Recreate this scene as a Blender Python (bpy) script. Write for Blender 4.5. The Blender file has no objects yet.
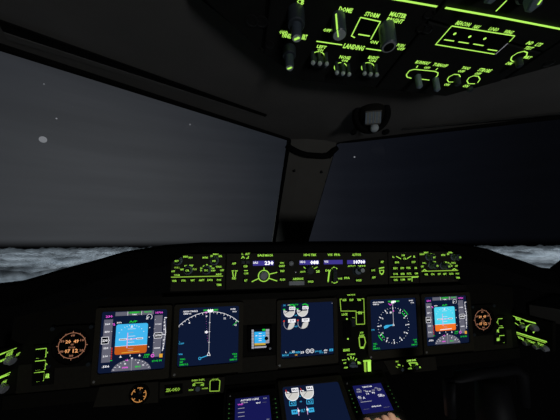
import bpy, bmesh, math, random
from math import sin, cos, pi, radians
from mathutils import Vector, Matrix, noise
random.seed(7)
SC = bpy.context.scene
COL = SC.collection
V3 = Vector

# ------------------------------------------------------------------ camera
def cam_axes(yaw, pitch, roll, tilt):
    f = V3((sin(yaw)*cos(pitch), cos(yaw)*cos(pitch), sin(pitch)))
    r = V3((cos(yaw), -sin(yaw), 0)); u = r.cross(f)
    r, u = r*cos(roll)+u*sin(roll), u*cos(roll)-r*sin(roll)
    A = Matrix(((1, 0, 0), (0, cos(tilt), sin(tilt)), (0, -sin(tilt), cos(tilt))))
    return A@f, A@r, A@u
CF, CR, CU = cam_axes(.1686, .1052, .0024, .03)
CAM = V3((-.218, -.7538, 1.3138))
FPX = 240.0
cd = bpy.data.cameras.new('camera'); cam = bpy.data.objects.new('camera', cd); COL.objects.link(cam)
cd.sensor_width = 36; cd.lens = 36*FPX/560; cd.clip_start = .01; cd.clip_end = 20000
cam.matrix_world = Matrix((( CR.x, CU.x, -CF.x, CAM.x), (CR.y, CU.y, -CF.y, CAM.y), (CR.z, CU.z, -CF.z, CAM.z), (0, 0, 0, 1)))
SC.camera = cam
def ray(x, y): return CF + CR*((x-280)/FPX) - CU*((y-210)/FPX)

class Frame:
    """a mounting plane in the cockpit: origin, across, up, outward normal"""
    def __init__(s, O, U, V):
        s.O = V3(O); s.U = V3(U).normalized(); s.N = s.U.cross(V3(V)).normalized(); s.V = s.N.cross(s.U)
    def mat(s, u=0, v=0, h=0):
        o = s.O + s.U*u + s.V*v + s.N*h
        m = Matrix.Identity(4)
        for i in range(3):
            m[i][0] = s.U[i]; m[i][1] = s.V[i]; m[i][2] = s.N[i]; m[i][3] = o[i]
        return m
    def at(s, x, y, h=0):
        r = ray(x, y); k = ((s.O+s.N*h-CAM).dot(s.N))/r.dot(s.N); p = CAM+r*k-s.O
        return (p.dot(s.U), p.dot(s.V))
MP = Frame((0, 0, 1.0), (1, 0, 0), (0, sin(.03), cos(.03)))             # main panel
MC = Frame((0, -.195, 1.2), (1, 0, 0), (0, 0, 1))                        # glareshield controls
PD = Frame((0, -.03, .852), (1, 0, 0), (0, cos(pi/6), sin(pi/6)))        # forward aisle stand
OH = Frame((0, -.4, 1.545), (1, 0, 0), (0, -1, .138))                    # overhead
SR = Frame((.80, -.02, .95), (.10, -1, 0), (-.25, 0, 1)); SR.U = -SR.U if False else SR.U
SL = Frame((-.80, -.02, .95), (.32, 1, 0), (.25, 0, 1))

# ------------------------------------------------------------------ materials
M = {}
def nodes(name):
    m = bpy.data.materials.new(name); m.use_nodes = True; n = m.node_tree; n.nodes.clear(); M[name] = m
    return m, n.nodes, n.links
def surf(name, col, rough=.6, spec=.3, metal=0, var=.15, scale=60, bump=.0):
    m, N, L = nodes(name)
    o = N.new('ShaderNodeOutputMaterial'); b = N.new('ShaderNodeBsdfPrincipled')
    tc = N.new('ShaderNodeTexCoord'); ns = N.new('ShaderNodeTexNoise'); ns.inputs['Scale'].default_value = scale; ns.inputs['Detail'].default_value = 4
    mx = N.new('ShaderNodeMix'); mx.data_type = 'RGBA'
    mx.inputs[6].default_value = tuple(c*(1-var) for c in col)+(1,); mx.inputs[7].default_value = tuple(min(1, c*(1+var)) for c in col)+(1,)
    L.new(tc.outputs['Object'], ns.inputs['Vector']); L.new(ns.outputs['Fac'], mx.inputs[0]); L.new(mx.outputs[2], b.inputs['Base Color'])
    b.inputs['Roughness'].default_value = rough; b.inputs['Specular IOR Level'].default_value = spec; b.inputs['Metallic'].default_value = metal
    if bump:
        bp = N.new('ShaderNodeBump'); bp.inputs['Strength'].default_value = bump; bp.inputs['Distance'].default_value = .002
        L.new(ns.outputs['Fac'], bp.inputs['Height']); L.new(bp.outputs[0], b.inputs['Normal'])
    L.new(b.outputs[0], o.inputs[0]); return m
def glow(name, col, s=1.0):
    m, N, L = nodes(name)
    o = N.new('ShaderNodeOutputMaterial'); e = N.new('ShaderNodeEmission'); e.inputs[0].default_value = tuple(col)+(1,); e.inputs[1].default_value = s
    L.new(e.outputs[0], o.inputs[0])
    try: m.cycles.emission_sampling = 'NONE'
    except Exception: pass
    return m
surf('lining', (.185, .18, .172), .85, .1, scale=9, var=.22)
surf('pillar_plastic', (.16, .155, .14), .8, .1, scale=14)
surf('seal', (.008, .008, .008), .9, .05)
surf('rail', (.05, .05, .048), .7, .2)
surf('panel', (.048, .044, .034), .75, .15, scale=90, var=.2)
surf('panel_dark', (.018, .017, .014), .8, .1, scale=90)
surf('bezel', (.062, .055, .038), .7, .2, scale=120)
surf('black', (.010, .010, .010), .9, .05)
surf('glare_black', (.007, .007, .007), 1.0, .0, scale=200, bump=.3)
surf('button', (.018, .018, .016), .6, .2)
surf('overhead_plate', (.022, .023, .022), .8, .1, scale=80, var=.25)
surf('knob_blue', (.28, .36, .44), .5, .3, scale=200)
surf('knob_shaft', (.10, .13, .165), .35, .5, scale=200)  # overhead shafts darker than their ends, shade put into the colour
surf('knob_tip', (.80, .92, .98), .45, .4, scale=200)  # pale; on the overhead knob ends the light is put into the colour
surf('knob_dark', (.06, .075, .09), .5, .3, scale=200)
surf('knob_grey', (.60, .63, .68), .5, .3)
surf('screw', (.62, .62, .58), .5, .5, metal=.3)
surf('screw_dark', (.02, .02, .02), .5, .3)
surf('floor_mat', (.03, .03, .032), .95, .05)
surf('skin', (.66, .40, .28), .6, .25, scale=60, var=.08)
surf('nail', (.75, .52, .42), .35, .4)
surf('cloth_white', (.5, .5, .5), .9, .1, scale=300)
surf('lens_glass', (.42, .44, .40), .15, .7, scale=300, var=.5)
surf('leather', (.012, .012, .014), .6, .3)
surf('glass_black', (.006, .006, .007), .25, .4)
def lin(r, g, b): return tuple(((c/255+.055)/1.055)**2.4 if c > 10 else c/255/12.92 for c in (r, g, b))
glow('legend', lin(165, 228, 80), 1.0); glow('legend_hot', lin(178, 240, 95), 1.12)
glow('legend_mid', lin(165, 215, 75), .75); glow('legend_dim', lin(110, 140, 60), .55)
glow('screen', lin(14, 24, 50)); glow('screen_cdu', lin(22, 24, 82)); glow('lcd', lin(62, 54, 140))
glow('white', lin(235, 235, 240), 1.1); glow('white_dim', lin(170, 170, 180), .9); glow('white_hot', (1, 1, 1), 1.4)
glow('tape', lin(98, 98, 112)); glow('cyan', lin(60, 175, 225)); glow('green', lin(30, 200, 60)); glow('green_dim', lin(60, 150, 70), .8)
glow('magenta', lin(235, 90, 225)); glow('pink', lin(220, 170, 225)); glow('red', lin(215, 60, 50)); glow('amber', lin(225, 165, 55))
glow('adi_sky', lin(66, 182, 238)); glow('adi_ground', lin(190, 90, 26)); glow('clock_orange', lin(240, 165, 105)); glow('clock_ring', lin(160, 110, 85), .9)
glow('dial_fill', lin(205, 203, 198)); glow('screen_black', lin(6, 8, 14)); glow('lamp_grey', lin(125, 130, 135)); glow('ring_orange', lin(190, 130, 70))
glow('adi_sky_far', lin(80, 215, 240)); glow('adi_ground_far', lin(240, 115, 35)); glow('key_green', lin(90, 160, 80), .28); glow('sb_blue', lin(50, 175, 240)); glow('sb_yellow', lin(200, 165, 60)); glow('star_glow', lin(120, 122, 126), 1.0); glow('star_dim', lin(105, 107, 112), 1.6)

# ------------------------------------------------------------------ mesh builder
_txt = {}
def text_data(s, sp=1.0):
    k = (s, sp)
    if k not in _txt:
        cu = bpy.data.curves.new('t', 'FONT'); cu.body = s; cu.size = 1; cu.resolution_u = 1; cu.offset = .032; cu.space_character = sp
        o = bpy.data.objects.new('t', cu); COL.objects.link(o); dg = bpy.context.evaluated_depsgraph_get()
        me = bpy.data.meshes.new_from_object(o.evaluated_get(dg))
        vs = [v.co.copy() for v in me.vertices]; fs = [tuple(p.vertices) for p in me.polygons]
        bpy.data.objects.remove(o); bpy.data.curves.remove(cu); bpy.data.meshes.remove(me)
        x0 = min(v.x for v in vs); x1 = max(v.x for v in vs); y0 = min(v.y for v in vs); y1 = max(v.y for v in vs)
        _txt[k] = ([((v.x-x0)/(x1-x0)-.5, (v.y-y0)/(y1-y0)-.5) for v in vs], fs)
    return _txt[k]
class MB:
    def __init__(s): s.v = []; s.f = []; s.mi = []; s.ms = []
    def m(s, name):
        if name not in s.ms: s.ms.append(name)
        return s.ms.index(name)
    def add(s, vs, fs, mat):
        b = len(s.v); s.v += [tuple(p) for p in vs]; i = s.m(mat)
        for f in fs: s.f.append(tuple(b+k for k in f)); s.mi.append(i)
    def poly(s, pts, h, mat):                       # flat polygon at height h
        s.add([(x, y, h) for x, y in pts], [tuple(range(len(pts)))], mat)
    def slab(s, pts, h0, h1, mat, ch=0):            # prism over a polygon, chamfered top when ch>0
        a = 0.0
        for i in range(len(pts)):
            x0, y0 = pts[i]; x1, y1 = pts[(i+1) % len(pts)]; a += x0*y1-x1*y0
        if a < 0: pts = pts[::-1]
        n = len(pts); cx = sum(p[0] for p in pts)/n; cy = sum(p[1] for p in pts)/n
        def ins(p, d):
            l = math.hypot(p[0]-cx, p[1]-cy) or 1; k = max(.2, 1-1.4*d/l); return (cx+(p[0]-cx)*k, cy+(p[1]-cy)*k)
        rings = [[(x, y, h0) for x, y in pts]]
        if ch: rings += [[(x, y, h1-ch) for x, y in pts], [ins(p, ch)+(h1,) for p in pts]]
        else: rings += [[(x, y, h1) for x, y in pts]]
        vs = [p for r in rings for p in r]; fs = []
        for k in range(len(rings)-1):
            for i in range(n): j = (i+1) % n; fs.append((k*n+i, k*n+j, (k+1)*n+j, (k+1)*n+i))
        fs.append(tuple((len(rings)-1)*n+i for i in range(n))); fs.append(tuple(range(n))[::-1])
        s.add(vs, fs, mat)
    def box(s, cx, cy, w, d, h0, h1, mat, ch=0):
        s.slab([(cx-w/2, cy-d/2), (cx+w/2, cy-d/2), (cx+w/2, cy+d/2), (cx-w/2, cy+d/2)], h0, h1, mat, ch)
    def rrect(s, cx, cy, w, d, r, n=4):
        P = []
        for k, (sx, sy) in enumerate(((1, 1), (-1, 1), (-1, -1), (1, -1))):
            for i in range(n+1):
                a = pi/2*(k+i/n); P.append((cx+sx*(w/2-r)+r*cos(a), cy+sy*(d/2-r)+r*sin(a)))
        return P
    def ringslab(s, o, i, h0, h1, mat):             # frame between two equal-length outlines
        n = len(o); vs = [(x, y, h0) for x, y in o]+[(x, y, h1) for x, y in o]+[(x, y, h1) for x, y in i]+[(x, y, h0) for x, y in i]; fs = []
        for k in range(n):
            j = (k+1) % n; fs += [(k, j, n+j, n+k), (n+k, n+j, 2*n+j, 2*n+k), (2*n+k, 2*n+j, 3*n+j, 3*n+k), (3*n+k, 3*n+j, j, k)]
        s.add(vs, fs, mat)
    def line(s, p, q, w, h, mat, t=0):
        dx, dy = q[0]-p[0], q[1]-p[1]; l = math.hypot(dx, dy)
        if l < 1e-7: return
        nx, ny = -dy/l*w/2, dx/l*w/2
        s.poly([(p[0]+nx, p[1]+ny), (p[0]-nx, p[1]-ny), (q[0]-nx, q[1]-ny), (q[0]+nx, q[1]+ny)], h, mat)
    def path(s, pts, w, h, mat, close=False):
        if close: pts = list(pts)+[pts[0]]
        for a, b in zip(pts, pts[1:]): s.line(a, b, w, h, mat)
        for a in pts[1:-1]: s.disc(a[0], a[1], w/2, h+.00002, mat, 6)
    def arc(s, cx, cy, r, a0, a1, w, h, mat, n=24, ry=None):
        ry = ry or r
        s.path([(cx+r*cos(radians(a0+(a1-a0)*i/n)), cy+ry*sin(radians(a0+(a1-a0)*i/n))) for i in range(n+1)], w, h, mat)
    def disc(s, cx, cy, r, h, mat, n=20, ry=None):
        ry = ry or r
        s.poly([(cx+r*cos(2*pi*i/n), cy+ry*sin(2*pi*i/n)) for i in range(n)], h, mat)
    def sector(s, cx, cy, r, a0, a1, h, mat, n=16, ry=None):
        ry = ry or r
        s.poly([(cx, cy)]+[(cx+r*cos(radians(a0+(a1-a0)*i/n)), cy+ry*sin(radians(a0+(a1-a0)*i/n))) for i in range(n+1)], h, mat)
    def text(s, t, cx, cy, w, hh, h, mat, rot=0):
        vs, fs = text_data(t); c, n = cos(rot), sin(rot)
        s.add([(cx+x*w*c-y*hh*n, cy+x*w*n+y*hh*c, h) for x, y in vs], fs, mat)
    def lathe(s, cx, cy, prof, mat, n=24, flute=0, fl=(0, 0), caps=None):
        """prof = [(r,h)...]; radial flutes between heights fl"""
        b = []
        for r, h in prof:
            for i in range(n):
                a = 2*pi*i/n; rr = r
                if flute and fl[0] <= h <= fl[1] and i % 2: rr = r*(1-flute)
                b.append((cx+rr*cos(a), cy+rr*sin(a), h))
        fs = []
        for k in range(len(prof)-1):
            for i in range(n): j = (i+1) % n; fs.append((k*n+i, k*n+j, (k+1)*n+j, (k+1)*n+i))
        s.add(b, fs, mat)
        k = (len(prof)-1)*n; s.add(b[k:k+n], [tuple(range(n))], caps or mat)
    def ball(s, cx, cy, h, r, mat, n=10):
        prof = [(r*sin(pi*i/8)+1e-5, h-r*cos(pi*i/8)) for i in range(9)]; s.lathe(cx, cy, prof, mat, n)
    def tube(s, pts, r, mat, n=8):
        pts = [V3(p) for p in pts]; rr = r if isinstance(r, (list, tuple)) else [r]*len(pts); vs = []
        for i, p in enumerate(pts):
            d = (pts[min(i+1, len(pts)-1)]-pts[max(i-1, 0)]).normalized()
            a = d.cross(V3((0, 0, 1)) if abs(d.z) < .9 else V3((1, 0, 0))).normalized(); b = d.cross(a)
            for k in range(n): vs.append(p+(a*cos(2*pi*k/n)+b*sin(2*pi*k/n))*rr[i])
        fs = [(i*n+k, i*n+(k+1) % n, (i+1)*n+(k+1) % n, (i+1)*n+k) for i in range(len(pts)-1) for k in range(n)]
        fs += [tuple(range(n))[::-1], tuple((len(pts)-1)*n+k for k in range(n))]
        s.add(vs, fs, mat)
    def build(s, name, parent=None, smooth=False, loc=None):
        me = bpy.data.meshes.new(name); me.from_pydata(s.v, [], s.f)
        for x in s.ms: me.materials.append(M[x])
        me.polygons.foreach_set('material_index', s.mi)
        if smooth: me.polygons.foreach_set('use_smooth', [True]*len(s.f))
        me.update(); o = bpy.data.objects.new(name, me); COL.objects.link(o)
        if parent: o.parent = parent
        if loc is not None: o.matrix_basis = loc
        return o
def thing(name, label, cat, frame=None, u=0, v=0, h=0, group=None, loc=None):
    o = bpy.data.objects.new(name, None); COL.objects.link(o); o.empty_display_size = .02
    o.matrix_basis = frame.mat(u, v, h) if frame else Matrix.Translation(V3(loc or (0, 0, 0)))
    o['label'] = label; o['category'] = cat
    if group: o['group'] = group
    return o
def tag(o, label, cat, group=None, kind=None):
    if label: o['label'] = label
    if cat: o['category'] = cat
    if group: o['group'] = group
    if kind: o['kind'] = kind
    return o
def struct(mb, name, smooth=False, label=None, cat=None, parent=None):
    o = mb.build(name, parent, smooth)
    if not parent: o['kind'] = 'structure'
    if label: o['label'] = label
    if cat: o['category'] = cat
    return o

class Z:
    """positions read off a plan of a panel region, turned into panel coordinates"""
    def __init__(s, fr, x0, y0, k=7, ou=0, ov=0): s.fr = fr; s.x0 = x0; s.y0 = y0; s.k = k; s.ou = ou; s.ov = ov
    def p(s, a, b, h=0):
        u, v = s.fr.at(s.x0+a/s.k, s.y0+b/s.k, h); return (u-s.ou, v-s.ov)
    def size(s, a, b, w, hh):
        p = s.p(a-w/2, b); q = s.p(a+w/2, b); r = s.p(a, b-hh/2); t = s.p(a, b+hh/2)
        return abs(q[0]-p[0]), abs(r[1]-t[1])
    def T(s, mb, t, a, b, w, hh, h=.0006, mat='legend'):
        if s.fr is OH: hh *= 1.2; w *= 1.04
        if s.fr is MC and mat in ('legend', 'legend_mid') and len(t) > 1: w *= 1.08; hh *= 1.25
        c = s.p(a, b); sz = s.size(a, b, w, hh); mb.text(t, c[0], c[1], sz[0], sz[1], h, mat)
    def P(s, mb, pts, w=.0022, h=.0006, mat='legend', close=False): mb.path([s.p(*q) for q in pts], w, h, mat, close)

# ================================================================== SETTING: shell of the flight deck
SWP = .52
def ws_y(x, z):                                    # windshield surface: y at x, z (swept, raked)
    a = max(abs(x)-.075, 0)
    # plane: start (.075,-.06,1.577), rake dy/dz=-.977, sweep -.52, rise .022
    return -.06-SWP*a-(z-1.577-.022*a)*.977
def top_z(x): return 1.577+.022*max(abs(x)-.075, 0)
def ceil_z(x, y):
    a = max(abs(x)-.075, 0); b = -.06-.52*a-y; return 1.577+.022*a+.02*b+.10*max(0, b-.35)
XW = .95
for sg, nm, lb in ((-1, 'window_1', 'left'), (1, 'window_2', 'right')):
    mb = MB()
    def wp(a, z, off=0):
        x = sg*(.082+a); zz = z; return V3((x, ws_y(x, zz)+off, zz))
    c = [wp(0, 1.10), wp(XW-.082, 1.10), wp(XW-.082, 1.597), wp(0, 1.577)]
    c2 = [p+V3((0, .012, .012)) for p in c]
    mb.add(c+c2, [(0, 1, 2, 3), (7, 6, 5, 4), (0, 4, 5, 1), (1, 5, 6, 2), (2, 6, 7, 3), (3, 7, 4, 0)], 'pane')
    if 'pane' not in M:
        m, N, L = nodes('pane'); o = N.new('ShaderNodeOutputMaterial'); t = N.new('ShaderNodeBsdfTransparent'); g = N.new('ShaderNodeBsdfGlossy'); mx = N.new('ShaderNodeMixShader')
        g.inputs['Roughness'].default_value = .02; mx.inputs[0].default_value = .012; t.inputs[0].default_value = (.97, .975, .98, 1)
        L.new(t.outputs[0], mx.inputs[1]); L.new(g.outputs[0], mx.inputs[2]); L.new(mx.outputs[0], o.inputs[0])
    w = struct(mb, nm)
    # rubber seal running round the pane
    sb = MB(); rv = .0065 if sg < 0 else .003
    edge = [wp(-.008, 1.12, -.006), wp(-.008, 1.35, -.006), wp(-.008, 1.56, -.006), wp(-.008, 1.575, -.008), wp(0, 1.578, -.012), wp(.03, 1.5785, -.014), wp(.4, 1.586, -.016), wp(XW-.09, 1.596, -.017)]
    sb.tube(edge, [rv, rv, rv, rv, rv, .006, .0075, .0095], 'seal', 8); struct(sb, 'window_seal', True, parent=w)

# ceiling facets (left, centre, right)
mb = MB()
def cz(x, y): return (x, y, ceil_z(x, y))
xs = [-XW, -.6, -.3, -.075, .075, .3, .6, XW]
front = [V3((x, -.06-SWP*max(abs(x)-.075, 0), top_z(x))) for x in xs]
rows = [front]
for t in (.15, .35, .6, .9, 1.5): rows.append([V3(cz(x, front[i].y-t)) for i, x in enumerate(xs)])
rows.append([V3(cz(x, -2.6)) for x in xs])
vs = [p for r in rows for p in r]; n = len(xs)
vs2 = [p+V3((0, 0, .05)) for p in vs]; fs = []
for k in range(len(rows)-1):
    for i in range(n-1):
        q = (k*n+i, k*n+i+1, (k+1)*n+i+1, (k+1)*n+i); fs.append(q); fs.append(tuple(len(vs)+a for a in q[::-1]))
mb.add(vs+vs2, fs, 'lining')
for k in range(len(rows)-1):
    mb.add([vs[k*n], vs[(k+1)*n], vs2[(k+1)*n], vs2[k*n]], [(0, 1, 2, 3)], 'lining'); mb.add([vs[k*n+n-1], vs[(k+1)*n+n-1], vs2[(k+1)*n+n-1], vs2[k*n+n-1]], [(0, 1, 2, 3)], 'lining')
mb.add(front+[p+V3((0, .02, .05)) for p in front], [(i, i+1, n+i+1, n+i) for i in range(n-1)], 'lining')
struct(mb, 'ceiling')

# centre pillar between the windshields
mb = MB()
prof = []
for z in (1.08, 1.25, 1.42, 1.53, 1.577, 1.60):
    y = ws_y(0, z)
    prof.append([V3((-.079, y+.012, z)), V3((-.073, y-.012, z)), V3((-.03, y-.024, z)), V3((.03, y-.024, z)), V3((.073, y-.012, z)), V3((.079, y+.012, z)), V3((.06, y+.05, z)), V3((-.06, y+.05, z))])
vs = [p for r in prof for p in r]; fs = []
for k in range(len(prof)-1):
    for i in range(8): j = (i+1) % 8; fs.append((k*8+i, k*8+j, (k+1)*8+j, (k+1)*8+i))
mb.add(vs, fs+[tuple(range(8))[::-1], tuple(40+i for i in range(8))], 'pillar_plastic')
pillar = struct(mb, 'trim_1')
sm = MB(); sm.tube([(-.080, -.060, 1.563), (-.070, -.063, 1.553), (-.045, -.068, 1.540), (-.02, -.070, 1.533), (.03, -.070, 1.533), (.052, -.066, 1.538), (.066, -.060, 1.555), (.078, -.058, 1.566)], .0095, 'seal', 8)
struct(sm, 'seam_gasket', True, parent=pillar)
for sx in (-1, 1):
    s_ = MB(); z = 1.50; y = ws_y(0, z)-.0225
    fr = Frame((sx*.046, y-.001, z), (1, 0, 0), (0, -.7, .7)); s_.lathe(0, 0, [(.0045, 0), (.0045, .003), (.003, .0042)], 'screw_dark', 10)
    struct(s_, 'screw', parent=pillar).matrix_basis = fr.mat()

# side walls, back wall, floor, wall below the windshields
def slab3(name, P, off, mat):
    mb = MB(); P = [V3(p) for p in P]; Q = [p+V3(off) for p in P]; n = len(P)
    mb.add(P+Q, [tuple(range(n)), tuple(n+i for i in range(n))[::-1]]+[(i, n+i, n+(i+1) % n, (i+1) % n) for i in range(n)], mat); return struct(mb, name)
yb = ws_y(XW, 1.08); yt = ws_y(XW, 1.596)
for sg, nm in ((-1, 'wall_left'), (1, 'wall_right')):
    slab3(nm, [(sg*XW, -2.6, 0), (sg*XW, yb, 0), (sg*XW, yb, 1.08), (sg*XW, yt-.0, 1.596), (sg*XW, yt-.15, ceil_z(XW, yt-.15)), (sg*XW, -2.6, ceil_z(XW, -2.6))], (sg*.04, 0, 0), 'black')
slab3('wall_back', [(-XW, -2.6, 0), (XW, -2.6, 0), (XW, -2.6, 1.8), (-XW, -2.6, 1.8)], (0, -.04, 0), 'lining')
slab3('floor', [(-XW, -2.6, 0), (XW, -2.6, 0), (XW, .45, 0), (-XW, .45, 0)], (0, 0, -.04), 'floor_mat')
mb = MB(); F = [(-XW, ws_y(XW, 1.1)), (-.075, ws_y(0, 1.1)+.02), (.075, ws_y(0, 1.1)+.02), (XW, ws_y(XW, 1.1))]
vs = [(x, y, 0) for x, y in F]+[(x, y, 1.1) for x, y in F]+[(x, y+.03, 0) for x, y in F]+[(x, y+.03, 1.1) for x, y in F]
fs = []
for i in range(3): fs += [(i, i+1, 4+i+1, 4+i), (8+i, 12+i, 12+i+1, 8+i+1), (4+i, 4+i+1, 12+i+1, 12+i)]
mb.add(vs, fs, 'black'); struct(mb, 'wall_front')

# side window sills (only the right one shows in the corner)
for sg, nm in ((1, 'trim_2'), (-1, 'trim_3')):
    mb = MB(); k_ = 0 if sg > 0 else .08; pr = [(.655+k_, 1.207), (.70+k_, 1.232), (.95, 1.372), (.95, 1.10), (.74+k_, 1.10)]
    sec = lambda y: [V3((sg*x, y, z)) for x, z in pr]
    a, b = sec(-.20), sec(-1.1); mb.add(a+b, [(0, 1, 2, 3, 4), (9, 8, 7, 6, 5)]+[(i, 5+i, 5+(i+1) % 5, (i+1) % 5) for i in range(5)], 'black'); struct(mb, nm)
    mb = MB(); P = [(.86, -.30, 1.075), (.948, -.30, 1.075), (.948, .0, 1.075), (.86, .0, 1.035)]
    P = [V3((sg*x, y, z)) for x, y, z in P]; Q = [p-V3((0, 0, .05)) for p in P]
    mb.add(P+Q, [(0, 1, 2, 3), (7, 6, 5, 4)]+[(i, 4+i, 4+(i+1) % 4, (i+1) % 4) for i in range(4)], 'pillar_plastic'); struct(mb, 'trim_'+('4' if sg > 0 else '5'))

# ================================================================== glareshield
gs = thing('glareshield', 'black padded glareshield curving across the whole cockpit above the displays', 'glareshield', loc=(0, -.2, 1.2))
zl = [(0, 1.283), (.30, 1.281), (.374, 1.276), (.457, 1.262), (.50, 1.248), (.57, 1.228), (.636, 1.207), (.68, 1.203), (.80, 1.19), (.93, 1.185)]
prof = [(-x, z) for x, z in zl[::-1]]+zl[1:]
mb = MB(); base = V3((0, -.2, 1.2)); rows = [[], [], [], [], []]
for x, z in prof:
    yw = ws_y(x, 1.115)-.02
    bot = 1.272 if abs(x) < .365 else z-.045
    rows[0].append(V3((x, yw, 1.12))); rows[1].append(V3((x, -.17, z-.003))); rows[2].append(V3((x, -.192, z)))
    rows[3].append(V3((x, -.205, z-.006))); rows[4].append(V3((x, -.205, bot)))
vs = [p-base for r in rows for p in r]; n = len(prof)
mb.add(vs, [(k*n+i, k*n+i+1, (k+1)*n+i+1, (k+1)*n+i) for k in range(4) for i in range(n-1)], 'glare_black'); mb.build('cover', gs, False)
mb = MB()       # ledge under the controls, running back to the main panel
for sgn in (1,):
    for i in range(n-1):
        (x0, z0), (x1, z1) = prof[i], prof[i+1]
        b0 = 1.166 if abs(x0) < .38 else z0-.07; b1 = 1.166 if abs(x1) < .38 else z1-.07
        b0 = min(b0, 1.166); b1 = min(b1, 1.166)
        t0 = 1.272 if abs(x0) < .365 else z0-.012; t1 = 1.272 if abs(x1) < .365 else z1-.012
        P = [V3((x0, -.186, t0)), V3((x1, -.186, t1)), V3((x1, -.186, b1)), V3((x0, -.186, b0)), V3((x1, -.012, 1.125)), V3((x0, -.012, 1.125))]
        mb.add([p-base for p in P], [(0, 1, 2, 3), (3, 2, 4, 5)], 'black')
for x0, x1, z0, z1 in ((-.375, -.03, 1.155, 1.168), (-.03, .37, 1.158, 1.170)):   # lower lip strip, stepped
    P = [V3((x, y, z))-base for y in (-.205, -.165) for x, z in ((x0, z0), (x1, z0), (x1, z1), (x0, z1))]
    mb.add(P, [(0, 1, 2, 3), (7, 6, 5, 4), (0, 4, 5, 1), (1, 5, 6, 2), (2, 6, 7, 3), (3, 7, 4, 0)], 'panel_dark')
mb.build('underside', gs)

# ------------------------------------------------------------------ controls helper: parts on a plate
def plate(parent, pts, h0, h1, mat='panel', name='plate'):
    mb = MB(); mb.slab(pts, h0, h1, mat, .001); return mb.build(name, parent)
def knob(parent, z, a, b, r, L, body='knob_dark', tip=None, name='knob', pointer=False, flute=.12, rings=None):
    c = z.p(a, b, L)                               # centre read at the tip
    mb = MB(); mb.lathe(c[0], c[1], [(r*1.15, 0), (r*1.15, .002), (r, .003), (r*.96, L*.9), (r*.8, L)], body, 24, flute, (.0025, L*.95), tip)
    if rings: mb.lathe(c[0], c[1], [(rings, 0), (rings, .006), (rings*.9, .007)], body, 24)
    if pointer: mb.line((c[0], c[1]-r*.1), (c[0], c[1]+r*.9), r*.22, L+.0003, 'legend_hot')
    return mb.build(name, parent)
def button(parent, z, a, b, w, hh, txt=None, tw=None, th=None, mat='legend', cap='button', name='button', hgt=.003, lab=None):
    c = z.p(a, b); sz = z.size(a, b, w, hh); mb = MB(); mb.box(c[0], c[1], sz[0], sz[1], 0, hgt, cap, .0006)
    if txt: ts = z.size(a, b, (tw or w*.7)*(1.12 if z.fr is MC else 1), (th or hh*.4)*(1.25 if z.fr is MC else 1)); mb.text(txt, c[0], c[1], ts[0], ts[1], hgt+.0004, mat)
    return mb.build(name, parent)
def legends(parent, z, L, name='legend', w=.0018, h=.0006, mat='legend', extra=None):
    mb = MB()
    for it in L:
        if it[0] == 'T': _, t, a, b, ww, hh = it[:6]; z.T(mb, t, a, b, ww, hh, h, it[6] if len(it) > 6 else mat)
        elif it[0] == 'P': z.P(mb, it[1], it[2] if len(it) > 2 else w, h, it[3] if len(it) > 3 else mat)
        elif it[0] == 'D': c = z.p(it[1], it[2]); mb.disc(c[0], c[1], it[3], h, it[4] if len(it) > 4 else mat, 10)
    if extra: extra(mb)
    return mb.build(name, parent)
def quad_px(z, q): return [z.p(*c) for c in q]

# ================================================================== glareshield control panels
def dome(x): return x
def mcp_box(name, label, cat, x0, x1, group=None):
    t = thing(name, label, cat, MC, (x0+x1)/2, 0, 0, group); cu = (x0+x1)/2
    mb = MB(); w = (x1-x0)/2-.0008; mb.slab([(-w, -.024), (w, -.024), (w, .056), (-w, .056)], -.012, 0, 'panel', .0012)
    mb.build('face_plate', t); return t, cu
XA, XB, XC, XD, XE = -.3625, -.2455, .1545, .242, .3575
# left EFIS
t, cu = mcp_box('flight_instrument_control_panel', 'left glareshield panel with four round blue-grey knobs beside the speed window panel', 'control panel', XA, XB, 'display knob panels at the glareshield ends')
z = Z(MC, 160, 240, 7, cu, 0)
legends(t, z, [('T', 'RADIO', 103, 117, 36, 11), ('T', 'MINS', 142, 101, 34, 12), ('T', 'BARO', 181, 116, 32, 11), ('T', 'FPV', 216, 124, 26, 10),
    ('T', 'MTRS', 317, 123, 34, 10), ('T', 'IN', 362, 112, 14, 12), ('T', 'BARO', 391, 99, 36, 10), ('T', 'HPA', 423, 113, 22, 12),
    ('T', 'VOR L', 119, 193, 36, 10, 'legend_mid'), ('T', 'OFF', 92, 219, 24, 10), ('T', 'APP', 156, 206, 24, 10), ('T', 'VOR', 181, 181, 22, 10), ('T', 'MAP', 220, 179, 26, 11), ('T', 'PLN', 243, 204, 24, 10, 'legend_mid'),
    ('T', '10', 290, 213, 14, 11), ('T', '20', 289, 197, 14, 11), ('T', '40', 307, 184, 14, 13), ('T', '80', 329, 176, 13, 13), ('T', '160', 353, 184, 16, 12), ('T', '320', 371, 198, 20, 10), ('T', '640', 373, 214, 28, 10),
    ('T', 'VOR R', 411, 187, 38, 11), ('T', 'OFF', 434, 212, 24, 12), ('P', [(78, 260), (440, 252)], .0018, 'legend_mid'), ('T', 'VOR', 120, 245, 40, 10), ('T', 'ADF', 410, 240, 38, 10),
    ('P', [(146, 202), (146, 206)]), ('P', [(200, 192), (194, 202)]), ('D', 378, 127, .0012), ('D', 400, 127, .0012), ('D', 316, 193, .0012), ('D', 336, 190, .0012)])
for a, b, tx, r in ((118, 147, 'RST', .0085), (378, 147, 'STD', .0085), (191, 214, 'CTR', .0085), (322, 213, 'TFC', .0085)):
    k = knob(t, z, a, b, r, .010, 'knob_blue', 'button'); c = z.p(a, b, .010)
    mb = MB(); mb.text(tx, c[0], c[1], .008, .0038, .0106, 'legend'); mb.build('cap_legend', k)
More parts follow.
